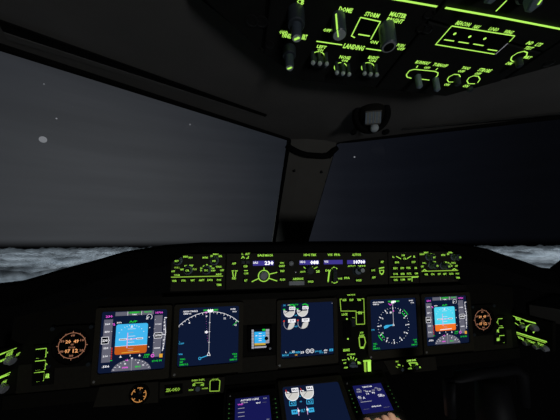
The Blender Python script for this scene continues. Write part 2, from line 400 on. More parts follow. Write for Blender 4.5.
for tx, a, b, w in (('WXR', 103, 284, 28), ('STA', 167, 282, 28), ('WPT', 230, 281, 26), ('ARPT', 293, 279, 34), ('DATA', 352, 278, 34), ('POS', 414, 277, 26), ('TERR', 414, 311, 32)):
    button(t, z, a, b, w+18, 24, tx, w, 11)
# MCP
t, cu = mcp_box('autopilot_mode_panel', 'wide central glareshield panel with blue-violet readout windows and large green-ringed knob', 'control panel', XB, XC)
z = Z(MC, 220, 240, 7, cu, 0); z2 = Z(MC, 280, 240, 7, cu, 0); z3 = Z(MC, 330, 240, 7, cu, 0)
legends(t, z, [('T', 'L', 158, 98, 12, 10), ('T', 'A/T', 192, 98, 30, 12), ('P', [(150, 130), (160, 114), (172, 128)]), ('P', [(184, 130), (196, 124)]), ('P', [(196, 130), (200, 112)]),
    ('T', 'IAS', 288, 107, 44, 13), ('T', 'MACH', 342, 107, 50, 13), ('P', [(308, 222), (308, 193)], .0019), ('P', [(340, 240), (400, 226)], .0019), ('P', [(343, 268), (400, 287)], .0019), ('P', [(272, 268), (222, 292)], .0019),
    ('P', [(82, 216), (98, 216)]), ('P', [(104, 216), (124, 216)]), ('P', [(88, 222), (94, 258)], .0019), ('P', [(112, 222), (106, 258)], .0019), ('T', 'F/D', 99, 268, 26, 13), ('T', 'A/P', 522, 272, 24, 12), ('T', 'DISENGAGE', 556, 271, 50, 12)])
legends(t, z2, [('T', 'HDG', 188, 104, 40, 13), ('T', 'TRK', 235, 104, 36, 13), ('T', 'V/S', 350, 103, 32, 13), ('T', 'FPA', 400, 103, 38, 13), ('P', [(165, 188), (186, 206)]), ('P', [(192, 184), (198, 198)]), ('P', [(212, 184), (212, 196)]), ('P', [(238, 200), (262, 188)]),
    ('T', 'AUTO', 168, 222, 52, 10), ('T', '25', 265, 220, 26, 16, 'legend_hot'), ('P', [(345, 215), (336, 288)], .0035), ('T', 'DN', 336, 213, 34, 11), ('P', [(362, 201), (376, 190), (400, 201)], .0025), ('P', [(362, 292), (380, 301), (402, 292)], .0025), ('D', 336, 292, .0012),
    ('T', 'V/S', 420, 270, 30, 10), ('D', 110, 226, .001, 'white_dim'), ('P', [(226, 186), (224, 196)])], name='legend')
legends(t, z3, [('T', 'ALTITUDE', 185, 103, 56, 13), ('T', 'AUTO', 145, 182, 40, 9), ('T', '1000', 222, 181, 50, 9), ('P', [(170, 178), (192, 192), (214, 180)], .002), ('P', [(342, 198), (378, 192)], .0025), ('P', [(346, 208), (350, 232), (362, 242), (374, 226), (374, 208)], .0022), ('P', [(352, 212), (370, 212)]), ('P', [(356, 236), (372, 236)])])
wn = lambda z, x0, x1, y0, y1, L: None
def window(z, q, items):
    mb = MB(); P = quad_px(z, q); mb.slab(P, 0, .0012, 'lcd'); o = mb.build('readout_window', t)
    d = MB(); 
    for s_, a, b, w, hh, mt in items: z.T(d, s_, a, b, w, hh, .0018, mt)
    d.build('digits', o)
window(z, [(231, 147), (376, 144), (376, 177), (231, 180)], [('IAS', 250, 158, 34, 16, 'white'), ('230', 343, 160, 62, 28, 'white_hot')])
window(z2, [(136, 143), (272, 141), (272, 171), (136, 173)], [('HDG', 157, 153, 36, 16, 'white'), ('088', 240, 156, 58, 27, 'white_hot')])
window(z2, [(307, 141), (437, 139), (437, 168), (307, 170)], [('V/S', 322, 151, 30, 16, 'white')])
window(z3, [(120, 141), (246, 139), (246, 165), (120, 168)], [('10700', 204, 153, 80, 26, 'white_hot')])
# speed knob with a lit ring
c = z.p(308, 252, .012); k = knob(t, z, 308, 253, .0088, .012, 'knob_grey', 'knob_grey', flute=.05)
mb = MB(); c = z.p(308, 253, .004); mb.arc(c[0], c[1], -0+.0125, 0, 360, .0020, .001, 'legend', 32); mb.build('lit_ring', k)
knob(t, z2, 215, 218, .009, .012, 'knob_dark', 'knob_dark')                                    # heading
k = knob(t, z3, 200, 218, .010, .010, 'knob_dark', 'knob_blue'); mb = MB(); c = z3.p(230, 213, .026); mb.lathe(c[0], c[1], [(.006, .008), (.0062, .022), (.005, .026)], 'knob_dark', 16, 0, (0, 0), 'knob_tip'); mb.build('knob_cap', k)
mb = MB(); c = z.p(501, 165, .008); mb.lathe(c[0], c[1], [(.0058, 0), (.0056, .006), (.003, .008)], 'knob_grey', 16); mb.build('push_knob', t)
# vertical speed wheel
mb = MB(); c = z2.p(382, 247, .004); mb.box(c[0], c[1], .011, .040, -.001, .0005, 'black'); R = .018
vs = []; nn = 20
for i in range(nn+1):
    a = pi*i/nn
    for sx in (-.0042, .0042): rr = R*(1 if i % 2 else .93); vs.append((c[0]+sx, c[1]+rr*cos(a), .0+rr*sin(a)*.6))
mb.add(vs, [(2*i, 2*i+1, 2*i+3, 2*i+2) for i in range(nn)]+[tuple(2*i for i in range(nn+1))[::-1], tuple(2*i+1 for i in range(nn+1))], 'knob_dark'); mb.build('thumb_wheel', t)
mb = MB(); P = quad_px(z2, [(60, 286), (168, 283), (168, 313), (60, 315)]); mb.slab(P, 0, .005, 'knob_grey', .001); mb.build('disengage_bar', t)
for a, b in ((162, 154), (194, 153)):
    mb = MB(); c = z.p(a, b); mb.box(c[0], c[1], .009, .008, 0, .006, 'knob_dark', .001); mb.build('toggle_switch', t)
for zz, tx, a, b, w in ((z, 'A/P', 99, 163, 26), (z, 'CLB', 178, 182, 26), (z, 'CON', 182, 232, 26), (z, 'A/T', 180, 281, 20), (z, 'LNAV', 433, 180, 36), (z, 'VNAV', 434, 215, 28), (z, 'FLCH', 436, 275, 30),
                        (z2, 'HOLD', 213, 289, 34), (z2, 'FPA', 465, 264, 34), (z3, 'HOLD', 198, 280, 34), (z3, 'LOC', 298, 210, 22), (z3, 'APP', 302, 260, 24), (z3, 'A/P', 360, 152, 20)):
    button(t, zz, a, b, w+14, 30, tx, w, 12)
legends(t, z, [('T', '__', 182, 214, 24, 4), ('T', 'SPD', 434, 161, 26, 10)], name='legend')
# DSP
t, cu = mcp_box('display_select_panel', 'narrow glareshield panel of small dark square push buttons, no round knobs', 'control panel', XC, XD)
z = Z(MC, 390, 240, 7, cu, 0); zb = Z(MC, 330, 240, 7, cu, 0)
legends(t, z, [('T', 'L', 24, 118, 14, 12), ('P', [(42, 114), (76, 132)], .002), ('T', 'LWR', 92, 107, 22, 10), ('P', [(116, 131), (146, 113)], .002), ('T', 'R', 170, 116, 14, 14), ('P', [(2, 259), (200, 255)], .0018, 'legend_mid'), ('P', [(153, 262), (153, 290)], .0018), ('P', [(150, 259), (196, 257)], .0035)])
for tx, a, b, w in (('ENG', 43, 155, 24), ('STAT', 159, 153, 24), ('ELEC', 32, 196, 26), ('HYD', 80, 195, 22), ('FUEL', 124, 194, 26), ('AIR', 173, 194, 16), ('DOOR', 34, 236, 28), ('GEAR', 82, 235, 26), ('FCTL', 128, 234, 28), ('CAM', 177, 232, 20), ('CHKL', 34, 277, 26), ('COMM', 82, 275, 28), ('NAV', 130, 273, 20), ('CTR', 97, 130, 20)):
    button(t, z, a, b, w+14, 28, tx, w, 11)
# right EFIS
t, cu = mcp_box('flight_instrument_control_panel', 'right glareshield panel with four round blue-grey knobs beside the small square buttons', 'control panel', XD, XE, 'display knob panels at the glareshield ends')
z = Z(MC, 390, 240, 7, cu, 0)
legends(t, z, [('T', 'RADIO', 224, 99, 30, 10), ('T', 'MINS', 252, 88, 28, 10), ('T', 'BARO', 282, 99, 24, 10), ('T', 'FPV', 300, 105, 16, 10), ('T', 'MTRS', 372, 105, 26, 10), ('T', 'IN', 405, 98, 12, 12), ('T', 'BARO', 425, 87, 30, 10), ('T', 'HPA', 448, 97, 18, 12),
    ('T', 'VOR L', 238, 161, 26, 9), ('T', 'OFF', 224, 186, 18, 11), ('T', 'APP', 273, 176, 16, 11), ('T', 'VOR', 286, 155, 18, 10), ('T', 'MAP', 310, 155, 20, 11), ('T', '10', 363, 182, 10, 11), ('T', '20', 364, 168, 12, 11), ('T', '40', 376, 159, 12, 12), ('T', '80', 391, 156, 11, 12), ('T', '160', 406, 160, 12, 12), ('T', '320', 419, 169, 14, 10), ('T', '640', 428, 181, 16, 10),
    ('T', 'VOR R', 443, 160, 28, 10), ('T', 'OFF', 463, 182, 18, 11), ('P', [(220, 219), (475, 212)], .002, 'legend_mid'), ('P', [(228, 216), (240, 206), (256, 216)], .002), ('P', [(434, 211), (448, 200), (466, 211)], .002)])
for a, b, tx, r in ((312, 122, 'RST', .0085), (492, 122, 'STD', .0085), (333, 181, 'CTR', .0085), (416, 186, 'TFC', .0085)):
    L = .018; k = knob(t, z, a-6, b, r, L, 'knob_blue', 'knob_dark'); c = z.p(a-2, b, L)
    mb = MB(); mb.text(tx, c[0], c[1], .0065, .0045, L+.0006, 'legend'); mb.build('cap_legend', k)
for tx, a, b, w in (('WXR', 247, 239, 22), ('STA', 292, 238, 22), ('WPT', 337, 237, 20), ('ARPT', 376, 236, 22), ('DATA', 422, 235, 26), ('POS', 464, 234, 20), ('TERR', 468, 262, 24)):
    button(t, z, a, b, w+14, 22, tx, w, 10)

# ================================================================== main instrument panel
mpn = thing('main_instrument_panel', 'dark flat instrument panel board behind the row of lit square displays', 'instrument panel', MP, 0, 0, -.004)
WD = .17; SH = .161
S = {'PL': -2.944*WD, 'NL': -1.754*WD, 'E': 0.0, 'NR': 1.754*WD, 'PR': 2.944*WD}
mb = MB(); mb.slab([(-.80, -.115), (.80, -.115), (.80, .128), (-.80, .128)], -.008, -.002, 'panel_dark'); mb.build('panel_board', mpn)
mb = MB(); mb.slab([(-.80, -.150), (-.26, -.150), (-.24, -.200), (.24, -.200), (.26, -.150), (.80, -.150), (.80, -.116), (-.80, -.116)], -.008, .004, 'panel_dark', .001); mb.build('lower_rail', mpn)
for a, b, c_, d in ((-.212, -.093, .02, .118), (-.212, -.093, -.115, -.072), (.45+.155, .775, -.115, -.05), (-.775, -.605, -.115, -.045)):
    mb = MB(); mb.slab([(a, c_), (b, c_), (b, d), (a, d)], -.002, .0008, 'panel', .0006); mb.build('blank_plate', mpn)

def display(name, label, key, group, screenmat='screen'):
    t = thing(name, label, 'display screen', MP, S[key], 0, 0, group)
    mb = MB(); o = mb.rrect(0, -.007, WD+.026, SH+.036, .006); i = mb.rrect(0, 0, WD, SH, .006)
    mb.ringslab(o, i, -.004, .007, 'bezel'); mb.slab(mb.rrect(0, -.007, WD+.02, SH+.03, .006), -.006, -.003, 'black'); mb.build('bezel', t)
    mb = MB(); mb.slab(mb.rrect(0, 0, WD-.0004, SH-.0004, .006), -.003, .002, screenmat); sc = mb.build('screen', t)
    sd = MB(); sd.lathe(-WD/2+.003+.005*0-.008, -SH/2-.017, [(.0036, .007), (.0036, .008), (.0024, .0092)], 'screw', 10); sd.build('light_sensor', t)
    return t, sc
def uv(u, v): return ((u-.5)*WD, (.5-v)*SH)
class ScrB:                                      # draws in screen fractions
    def __init__(s, h=.0024): s.mb = MB(); s.h = h
    def P(s, pts, w=.0012, mat='white', dh=0): s.mb.path([uv(*q) for q in pts], w, s.h+dh, mat)
    def F(s, pts, mat, dh=0): s.mb.poly([uv(*q) for q in pts][::-1], s.h+dh, mat)
    def R(s, a, b, c, d, mat, dh=0): s.F([(a, c), (b, c), (b, d), (a, d)], mat, dh)
    def T(s, t, u, v, w, h, mat='white', dh=.0002): c = uv(u, v); s.mb.text(t, c[0], c[1], w*WD, h*SH, s.h+dh, mat)
    def A(s, u, v, r, a0, a1, w=.0012, mat='white', n=24, dh=0): c = uv(u, v); s.mb.arc(c[0], c[1], r*WD, a0, a1, w, s.h+dh, mat, n)
    def S(s, u, v, r, a0, a1, mat, n=20, dh=0): c = uv(u, v); s.mb.sector(c[0], c[1], r*WD, a0, a1, s.h+dh, mat, n)
    def C(s, u, v, r, mat, n=14, dh=0): c = uv(u, v); s.mb.disc(c[0], c[1], r*WD, s.h+dh, mat, n)
    def done(s, name, par): return s.mb.build(name, par)
def pfd(label, key, far):
    t, sc = display('primary_flight_display', label, key, 'flight displays with artificial horizon')
    sky, gnd = ('adi_sky_far', 'adi_ground_far') if far else ('adi_sky', 'adi_ground')
    b = ScrB(); o = b.mb.rrect(0, 0, 1, 1, .07, 5)
    x0, x1, y0, y1, hz = .225, .705, .225, .72, .585
    pts = [(x0+(x+.5)*(x1-x0), y0+(.5-y)*(y1-y0)) for x, y in o]
    up = [p for p in pts if p[1] <= hz]; dn = [p for p in pts if p[1] > hz]
    up.sort(key=lambda p: math.atan2(p[1]-hz, p[0]-.46)); b.F([(x0, hz)]+[p for p in up]+[(x1, hz)], sky)
    dn.sort(key=lambda p: -math.atan2(p[1]-hz, p[0]-.46)); b.F([(x0, hz)]+dn+[(x1, hz)], gnd)
    b.P([(x0, hz), (x1, hz)], .0008, 'white', .0002)
    for i, v in enumerate((.31, .37, .43, .50, .53)): w = (.06, .03, .06, .03, .05)[i]; b.P([(.46-w, v), (.46+w, v)], .0009, 'white_dim' if i % 2 else 'white', .0003)
    for v in (.63, .665): b.P([(.42, v), (.50, v)], .0009, 'white_dim', .0003)
    b.P([(.405, .37), (.405, .62)], .0022, 'pink', .0005); b.P([(.33, .485), (.63, .47)], .0022, 'pink', .0004)
    for a, c in ((.28, .40), (.54, .64)): b.P([(a, .475), (c, .475)], .0042, 'white', .0006); b.P([(a+.01, .475), (c-.01, .475)], .0016, 'screen_black', .0007)
    b.R(.452, .468, .465, .485, 'white', .0006)
    for a in (-60, -45, -30, -20, -10, 10, 20, 30, 45, 60):
        r0, r1 = .205, .222; ca = sin(radians(a)); sa = cos(radians(a)); b.P([(.46+ca*r0, .475-sa*r0*1.05), (.46+ca*r1, .475-sa*r1*1.05)], .001, 'white', .0003)
    b.F([(.46, .245), (.475, .27), (.445, .27)], 'white', .0004); b.R(.443, .477, .275, .287, 'white', .0004)
    b.F([(.32, .735), (.335, .77), (.30, .77)][::-1], 'white'); b.R(.455, .465, .735, .76, 'white'); b.F([(.60, .735), (.62, .77), (.585, .77)][::-1], 'white')
    for v in (.30, .46, .62): b.R(.725, .74, v, v+.012, 'white')
    b.P([(.33, .695), (.60, .685)], .0022, 'amber' if not far else 'white', .0005)
    b.done('attitude_indicator', sc)
    b = ScrB(); b.R(.04, .17, .135, .83, 'tape')
    for i, s_ in enumerate(('260', '250', '220', '210')): v = (.21, .335, .60, .73)[i]; b.T(s_, .095, v, .075, .03); b.P([(.155, v), (.168, v)], .001)
    b.R(.025, .125, .42, .53, 'screen_black', .0003); b.P([(.025, .42), (.125, .42), (.125, .46), (.14, .475), (.125, .49), (.125, .53), (.025, .53), (.025, .42)], .0012, 'white', .0005)
    b.T('230', .075, .475, .075, .045, 'white', .0006)
    for k in range(7): b.R(.176, .19, .60+k*.028, .616+k*.028, 'red')
    b.R(.168, .20, .80, .812, 'green'); b.T('230', .11, .085, .10, .038, 'magenta'); b.P([(.165, .215), (.19, .205), (.20, .235), (.175, .23)], .0014, 'magenta')
    b.T('.556', .11, .895, .11, .035, 'white'); b.done('airspeed_tape', sc)
    b = ScrB(); b.R(.80, .925, .105, .80, 'tape')
    for v, s_ in ((.255, '11000'), (.655, '10000')): b.T(s_, .865, v, .095, .026)
    for v in (.18, .33, .56, .73): b.P([(.80, v), (.82, v)], .001)
    b.R(.815, .93, .40, .49, 'screen_black', .0003); b.P([(.815, .40), (.93, .40), (.93, .49), (.815, .49), (.80, .445), (.815, .40)], .0012, 'white', .0005); b.T('10700', .873, .445, .095, .04, 'white', .0006)
    b.T('10700', .87, .06, .115, .036, 'magenta'); b.T('29.92 IN', .87, .865, .15, .03, 'green'); b.C(.80, .775, .028, 'magenta', 12, .0003); b.C(.80, .775, .016, 'tape', 12, .0004)
    b.R(.905, .955, .755, .815, 'amber', .0003); b.done('altitude_tape', sc)
    b = ScrB(); b.F([(.945, .21), (.975, .16), (.985, .30), (.99, .42), (.985, .56), (.965, .70), (.94, .72)], 'tape'); b.P([(.955, .17), (.97, .27), (.985, .40), (.965, .62), (.945, .71)], .0016, 'white')
    for v in (.22, .28, .34, .52, .58, .66): b.R(.95, .97, v, v+.016, 'white', .0003)
    b.R(.955, .995, .145, .16, 'white'); b.P([(.935, .43), (.98, .44)], .0016, 'white', .0004); b.done('vertical_speed_scale', sc)
    b = ScrB(); b.R(.20, .785, .02, .085, 'tape'); b.T('SPD', .29, .048, .09, .035, 'tape'); b.R(.39, .59, .022, .055, 'green_dim', .0002); b.T('LNAV', .49, .038, .13, .028, 'green', .0004); b.T('VNAV PTH', .69, .038, .11, .028, 'green', .0004); b.T('TRK', .49, .072, .08, .02, 'white', .0004)
    b.P([(.385, .02), (.385, .085)], .001, 'white', .0003); b.P([(.595, .02), (.595, .085)], .001, 'white', .0003); b.done('mode_annunciator', sc)
    b = ScrB(); cy = 1.02; b.mb.poly([uv(.49+.30*cos(radians(a)), min(.995, cy-.215*sin(radians(a)))) for a in range(8, 173, 6)], b.h, 'tape')
    for a in range(18, 168, 12): ca, sa = cos(radians(a)), sin(radians(a)); b.P([(.49+.29*ca, cy-.207*sa), (.49+.262*ca, cy-.19*sa)], .001, 'white', .0003)
    for a, s_ in ((40, '12'), (65, '9'), (115, '8'), (140, '6')): ca, sa = cos(radians(a)), sin(radians(a)); b.T(s_, .49+.23*ca, cy-.16*sa, .03, .026)
    b.P([(.49, .80), (.49, .99)], .001, 'white_dim', .0003); b.F([(.47, .785), (.51, .785), (.49, .81)], 'white', .0003); b.P([(.39, .815), (.43, .825), (.42, .80)], .0014, 'magenta', .0004); b.T('088', .395, .935, .09, .03, 'magenta'); b.T('MAG', .585, .935, .08, .03, 'green'); b.done('heading_dial', sc)
    b = ScrB(); b.A(.72, .125, .042, -60, 240, .0012, 'white', 20); b.P([(.68, .14), (.72, .125)], .0014); b.T('2.4', .685, .155, .035, .022); b.T('A/P', .475, .19, .13, .034, 'green'); b.T('250', .265, .195, .075, .024, 'white'); b.T('DME', .715, .755, .08, .026, 'green'); b.T('12.4', .70, .79, .07, .024, 'green'); b.done('readouts', sc)
    return t
pfd('far left square display with blue and orange artificial horizon, beside round clock', 'PL', False)
pfd('far right square display with blue and orange artificial horizon, beside the round clock', 'PR', True)
def nav_text(b):
    b.T('GS230 TAS252', .18, .065, .24, .03); b.T('088/12', .13, .105, .13, .026); b.R(.39, .64, .045, .075, 'green_dim'); b.T('TRK', .43, .06, .06, .026, 'green'); b.T('088', .51, .065, .10, .045, 'white_hot', .0005); b.T('MAG', .59, .06, .07, .026, 'green')
    b.T('KORD', .90, .06, .09, .026); b.T('10.2z', .925, .105, .07, .026)
    for v, s_ in ((.875, 'VOR L'), (.92, 'IAD'), (.965, 'DME 51.2')): b.T(s_, .045+.008*len(s_), v, .017*len(s_), .03, 'green')
    for v, s_ in ((.855, 'VOR R'), (.90, 'FDK'), (.95, 'DME 9.3')): b.T(s_, .985-.009*len(s_), v, .017*len(s_), .03, 'green')
t, sc = display('navigation_display', 'left navigation display showing a wide white compass arc on navy', 'NL', None)
b = ScrB(); cu_, cv = .505, .85; rr = .72
b.mb.arc(uv(cu_, cv)[0], uv(cu_, cv)[1], rr*WD, 45.5, 134.5, .0012, b.h, 'white', 40)
for i, a in enumerate(range(50, 136, 5)):
    l = .035 if i % 2 == 0 else .02; ca, sa = cos(radians(a)), sin(radians(a)); k = WD/SH; b.P([(cu_+rr*ca, cv-rr*k*sa), (cu_+(rr-l)*ca, cv-(rr-l)*k*sa)], .0013)
for a, s_ in ((121, '6'), (95, '9'), (67, '12'), (47, '15')): ca, sa = cos(radians(a)), sin(radians(a)); b.T(s_, cu_+.65*ca, cv-.65*WD/SH*sa, .035, .032)
b.P([(cu_, .10), (cu_, .80)], .0018, 'white_dim'); b.R(.47, .54, .075, .10, 'white')
for v in (.28, .44, .62): b.P([(cu_-.012, v), (cu_+.012, v)], .0016)
b.done('compass_arc', sc)
b = ScrB(); b.P([(.505, .785), (.48, .845), (.53, .845), (.505, .785)], .0014, 'white', .0003)
for k in range(12): b.C(.435+.004*k, .13+k*.042, .0032, 'magenta' if k % 3 else 'pink', 8)
b.C(.455, .44, .02, 'white', 8, .0003); b.T('*', .455, .44, .06, .06, 'white', .0004); b.P([(.44, .11), (.42, .095), (.44, .085), (.46, .11)], .0014, 'magenta', .0003); b.P([(.99, .27), (.95, .31), (.90, .35)], .0014, 'green'); b.done('route_line', sc)
b = ScrB(); b.A(.36, .885, .02, 0, 360, .0016, 'cyan', 12); b.P([(.38, .878), (.49, .845)], .0022, 'cyan'); b.T('L ADF', .055, .61, .08, .024, 'cyan'); b.P([(.02, .57), (.03, .595)], .001, 'cyan'); b.T('VOR', .05, .79, .065, .028, 'cyan'); nav_text(b); b.done('readouts', sc)
t, sc = display('navigation_display', 'right navigation display showing a full circular compass rose on navy', 'NR', None)
b = ScrB(); k = WD/SH; cu_, cv = .49, .54
for i in range(36):
    a = 10*i; ca, sa = sin(radians(a)), cos(radians(a)); r0, r1 = (.325, .338) if i % 3 else (.30, .345)
    b.P([(cu_+r0*ca, cv-r0*k*sa), (cu_+r1*ca, cv-r1*k*sa)], .0014 if i % 3 else .0026, 'white')
for i in range(12):
    a = 30*i+2; ca, sa = sin(radians(a)), cos(radians(a)); b.T(str((9+3*i-1) % 36), cu_+.272*ca, cv-.272*k*sa, .032, .030, 'magenta' if i == 0 else 'white')
b.P([(cu_, .10), (cu_, .52)], .002, 'white_dim'); b.R(.455, .525, .075, .10, 'white'); b.P([(cu_, .50), (.475, .545), (.505, .545), (cu_, .50)], .0014, 'white'); b.T('*', .44, .28, .05, .05, 'white')
b.done('compass_rose', sc)
b = ScrB()
for a0, a1 in ((40, 62), (224, 248)):
    for rr in (.30, .37): b.P([(cu_+rr*sin(radians(a)), cv-rr*k*cos(radians(a))) for a in range(a0, a1+1, 5)], .0026, 'green')
b.F([(.28, .55), (.33, .525), (.41, .525), (.48, .52), (.48, .54), (.41, .55), (.36, .58), (.29, .60)], 'cyan'); b.P([(.40, .10), (.44, .135), (.47, .11)], .002, 'magenta'); b.T('VOR', .045, .60, .075, .028, 'cyan'); nav_text(b); b.done('readouts', sc)
# engine display
def engine_dials(b, cvN, cvE, green=True):
    for cx_ in (.155, .405):
        b.S(cx_, cvN, .098, -155, 0, 'dial_fill'); b.A(cx_, cvN, .10, -200, 20, .0018, 'white'); b.R(cx_, cx_+.115, cvN-.085, cvN-.025, 'white', .0002); b.T('62.3', cx_+.055, cvN-.055, .085, .035, 'screen_black', .0004)
        b.F([(cx_-.10, cvN-.03), (cx_-.03, cvN), (cx_-.08, cvN+.03)], 'dial_fill', .0001)
        if green: b.A(cx_+.045, cvN-.05, .07, 20, 130, .003, 'green', 12, .0003); b.R(cx_-.115, cx_-.075, cvN-.05, cvN-.03, 'green')
t, sc = display('engine_display', 'upper centre square display with four small white engine dials on navy', 'E', None)
b = ScrB(); engine_dials(b, .155, .39)
b.done('fan_speed_dials', sc)
b = ScrB()
for cx_ in (.155, .415):
    b.S(cx_, .385, .10, -110, 20, 'dial_fill'); b.A(cx_, .385, .098, -200, -100, .0016, 'white_dim'); b.R(cx_-.02, cx_+.12, .30, .365, 'white', .0002); b.T('519', cx_+.05, .33, .08, .035, 'screen_black', .0004); b.C(cx_-.098, .33, .016, 'red', 8, .0003)
b.done('temperature_dials', sc)
b = ScrB(); b.T('TAT', .065, .04, .05, .026, 'cyan'); b.T('+10c', .155, .035, .06, .026, 'white'); b.T('D-TO', .275, .035, .10, .026, 'green'); b.T('N1', .28, .235, .04, .026, 'cyan'); b.T('EGT', .285, .44, .06, .024, 'cyan'); b.C(.985, .04, .008, 'white_dim', 6)
b.R(.03, .14, .93, .965, 'cyan'); b.T('TEMP', .085, .945, .10, .032, 'screen', .0004); b.T('L', .095, .895, .02, .03, 'white'); b.T('DUCT PRESS', .26, .915, .20, .036, 'cyan'); b.T('22', .23, .895, .05, .034, 'white'); b.T('CAB', .28, .96, .05, .026, 'amber'); b.T('19', .40, .925, .06, .05, 'white')
for cx_ in (.50, .58): b.A(cx_, .91, .034, 0, 360, .0016, 'white', 16); b.T('UP', cx_, .91, .03, .03, 'white')
b.T('LDG ALT', .70, .925, .13, .028, 'cyan'); b.T('AUTO', .76, .955, .08, .026, 'cyan'); b.T('670', .84, .92, .07, .036, 'white'); b.T('FT', .84, .965, .05, .02, 'white'); b.R(.915, .985, .90, .945, 'cyan'); b.T('LB', .95, .922, .04, .03, 'screen', .0004); b.done('readouts', sc)

# standby display
t = thing('standby_display', 'small square standby display with bright blue screen left of the engine display', 'display screen', MP, *MP.at(260, 338.5), 0)
ou, ov = MP.at(260, 338.5); z = Z(MP, 245, 320, 12, ou, ov)
P = quad_px(z, [(28, 70), (318, 62), (325, 370), (36, 378)]); mb = MB(); mb.slab(P, -.004, .006, 'black', .001); mb.build('bezel', t)
mb = MB(); mb.slab(quad_px(z, [(76, 102), (290, 96), (290, 262), (245, 322), (78, 332)]), .005, .0068, 'screen_black'); mb.poly(quad_px(z, [(78, 106), (104, 105), (106, 330), (79, 332)]), .0071, 'white_dim'); mb.poly(quad_px(z, [(246, 100), (288, 98), (288, 262), (246, 268)]), .0071, 'white_dim')
for b_ in (135, 165, 195, 240, 275, 305): mb.line(z.p(78, b_), z.p(104, b_), .0012, .0074, 'tape')
for b_ in (130, 160, 250): mb.line(z.p(248, b_), z.p(288, b_-1), .0012, .0074, 'tape')
mb.poly(quad_px(z, [(110, 132), (244, 128), (244, 262), (112, 266)]), .0072, 'sb_blue'); mb.poly(quad_px(z, [(112, 266), (244, 262), (244, 286), (112, 292)]), .0072, 'sb_yellow')
mb.poly(quad_px(z, [(112, 306), (255, 298), (250, 318), (112, 326)]), .0072, 'white_dim'); mb.poly(quad_px(z, [(205, 98), (240, 96), (240, 116), (205, 118)]), .0072, 'green'); mb.disc(*z.p(254, 208), .006, .0076, 'screen_black', 10)
for b_ in (150, 180, 210, 235): mb.line(z.p(162, b_), z.p(196, b_-1), .0015, .0075, 'white')
mb.line(z.p(125, 178), z.p(145, 177), .002, .0075, 'white'); mb.line(z.p(215, 176), z.p(230, 175), .0015, .0075, 'white'); mb.build('screen', t)
knob(t, z, 303, 342, .004, .009, 'knob_dark', 'knob_grey', flute=.05)

# clocks
def clock(label, cx_, cy_, z, P, grp, txts, buttons, r):
    u0, v0 = MP.at(cx_, cy_); t = thing('clock', label, 'clock', MP, u0, v0, -.004, grp)
    mb = MB(); mb.ringslab(mb.rrect(0, 0, .105, .105, .02), [(.047*cos(2*pi*(i+.5)/20), .047*sin(2*pi*(i+.5)/20)) for i in range(20)], 0, .008, 'panel_dark'); mb.build('bezel', t)
    mb = MB(); mb.lathe(0, 0, [(.047, 0), (.047, .003)], 'black', 32); f = mb.build('face', t)
    mb = MB(); mb.arc(0, 0, r, 0, 360, .0016, .0036, 'clock_ring', 48)
    for i in range(12):
        a = pi/6*i; mb.line((r*.99*cos(a), r*.99*sin(a)), ((r+(.005 if i % 3 == 0 else .003))*cos(a), (r+(.005 if i % 3 == 0 else .003))*sin(a)), .0016, .0036, 'clock_ring')
    mb.text('60', 0, r*.80, .010, .006, .0038, 'clock_ring'); mb.text('30', 0, -r*.80, .010, .006, .0038, 'clock_ring')
    for sx in (-1, 1):
        for sy, s_ in ((.38, '50' if sx < 0 else '10'), (-.42, '40' if sx < 0 else '20')): mb.text(s_, sx*r*.72, sy*r, .009, .006, .0038, 'clock_ring')
    mb.build('dial_ring', f)
    mb = MB(); mb.text('20', -.010, r*.32, .013, .009, .0038, 'clock_orange'); mb.text('49', .009, r*.32, .013, .009, .0038, 'clock_orange'); mb.text('07', -.010, -r*.42, .013, .010, .0038, 'clock_orange'); mb.text('12', .009, -r*.42, .013, .010, .0038, 'clock_orange'); mb.text('GMT', 0, r*.08, .008, .004, .0038, 'clock_ring'); mb.text('ET/CHR', 0, -r*.15, .016, .004, .0038, 'clock_ring'); mb.build('digits', f)
    for a, b_ in ((-.05, .052), (-.052, -.050), (.05, -.052), (.05, .052)): mb = MB(); mb.lathe(a*.92, b_*.92, [(.0055, .004), (.0055, .011), (.0045, .012)], 'knob_dark', 12); mb.build('button', t)
clock('round clock with orange digits on far left, outboard of the left flight display', 72, 345.6, None, None, None, None, None, .0325)
clock('round clock with orange digits on far right, outboard of the right flight display', 482.9, 319.7, None, None, None, None, None, .033)

# source select switches
def brackets(label, u0, v0, z, items, grp, plate_px):
    t = thing('source_select_panel', label, 'switch panel', MP, u0, v0, -.002, grp); z.ou, z.ov = u0, v0
    mb = MB(); mb.slab(quad_px(z, plate_px), 0, .002, 'panel_dark', .0006); mb.build('plate', t)
    for br, tx, a, b_, w, hh, sw in items:
        m2 = MB(); z.P(m2, br, .0018, .0028); z.T(m2, tx, a, b_, w, hh, .0028, 'legend_hot'); m2.build('legend', t)
        m2 = MB(); c = z.p(*sw); m2.box(c[0], c[1], .022, .020, .002, .008, 'black', .001); m2.build('push_switch', t)
u0, v0 = MP.at(44, 365); z = Z(MP, 0, 335, 7)
brackets('switch panel of three green brackets near the far left clock', u0, v0, z, [
    ([(252, 100), (325, 92), (322, 152), (255, 162)], 'NAV', 345, 122, 26, 14, (288, 127)), ([(248, 183), (318, 175), (318, 238), (250, 245)], 'DSPL', 337, 208, 30, 26, (284, 210)), ([(240, 265), (310, 255), (305, 318), (255, 325)], 'AIR', 333, 285, 30, 32, (275, 290))],
    None, [(228, 75), (385, 60), (372, 345), (220, 358)])
u0, v0 = MP.at(500, 332); z = Z(MP, 470, 305, 9.33)
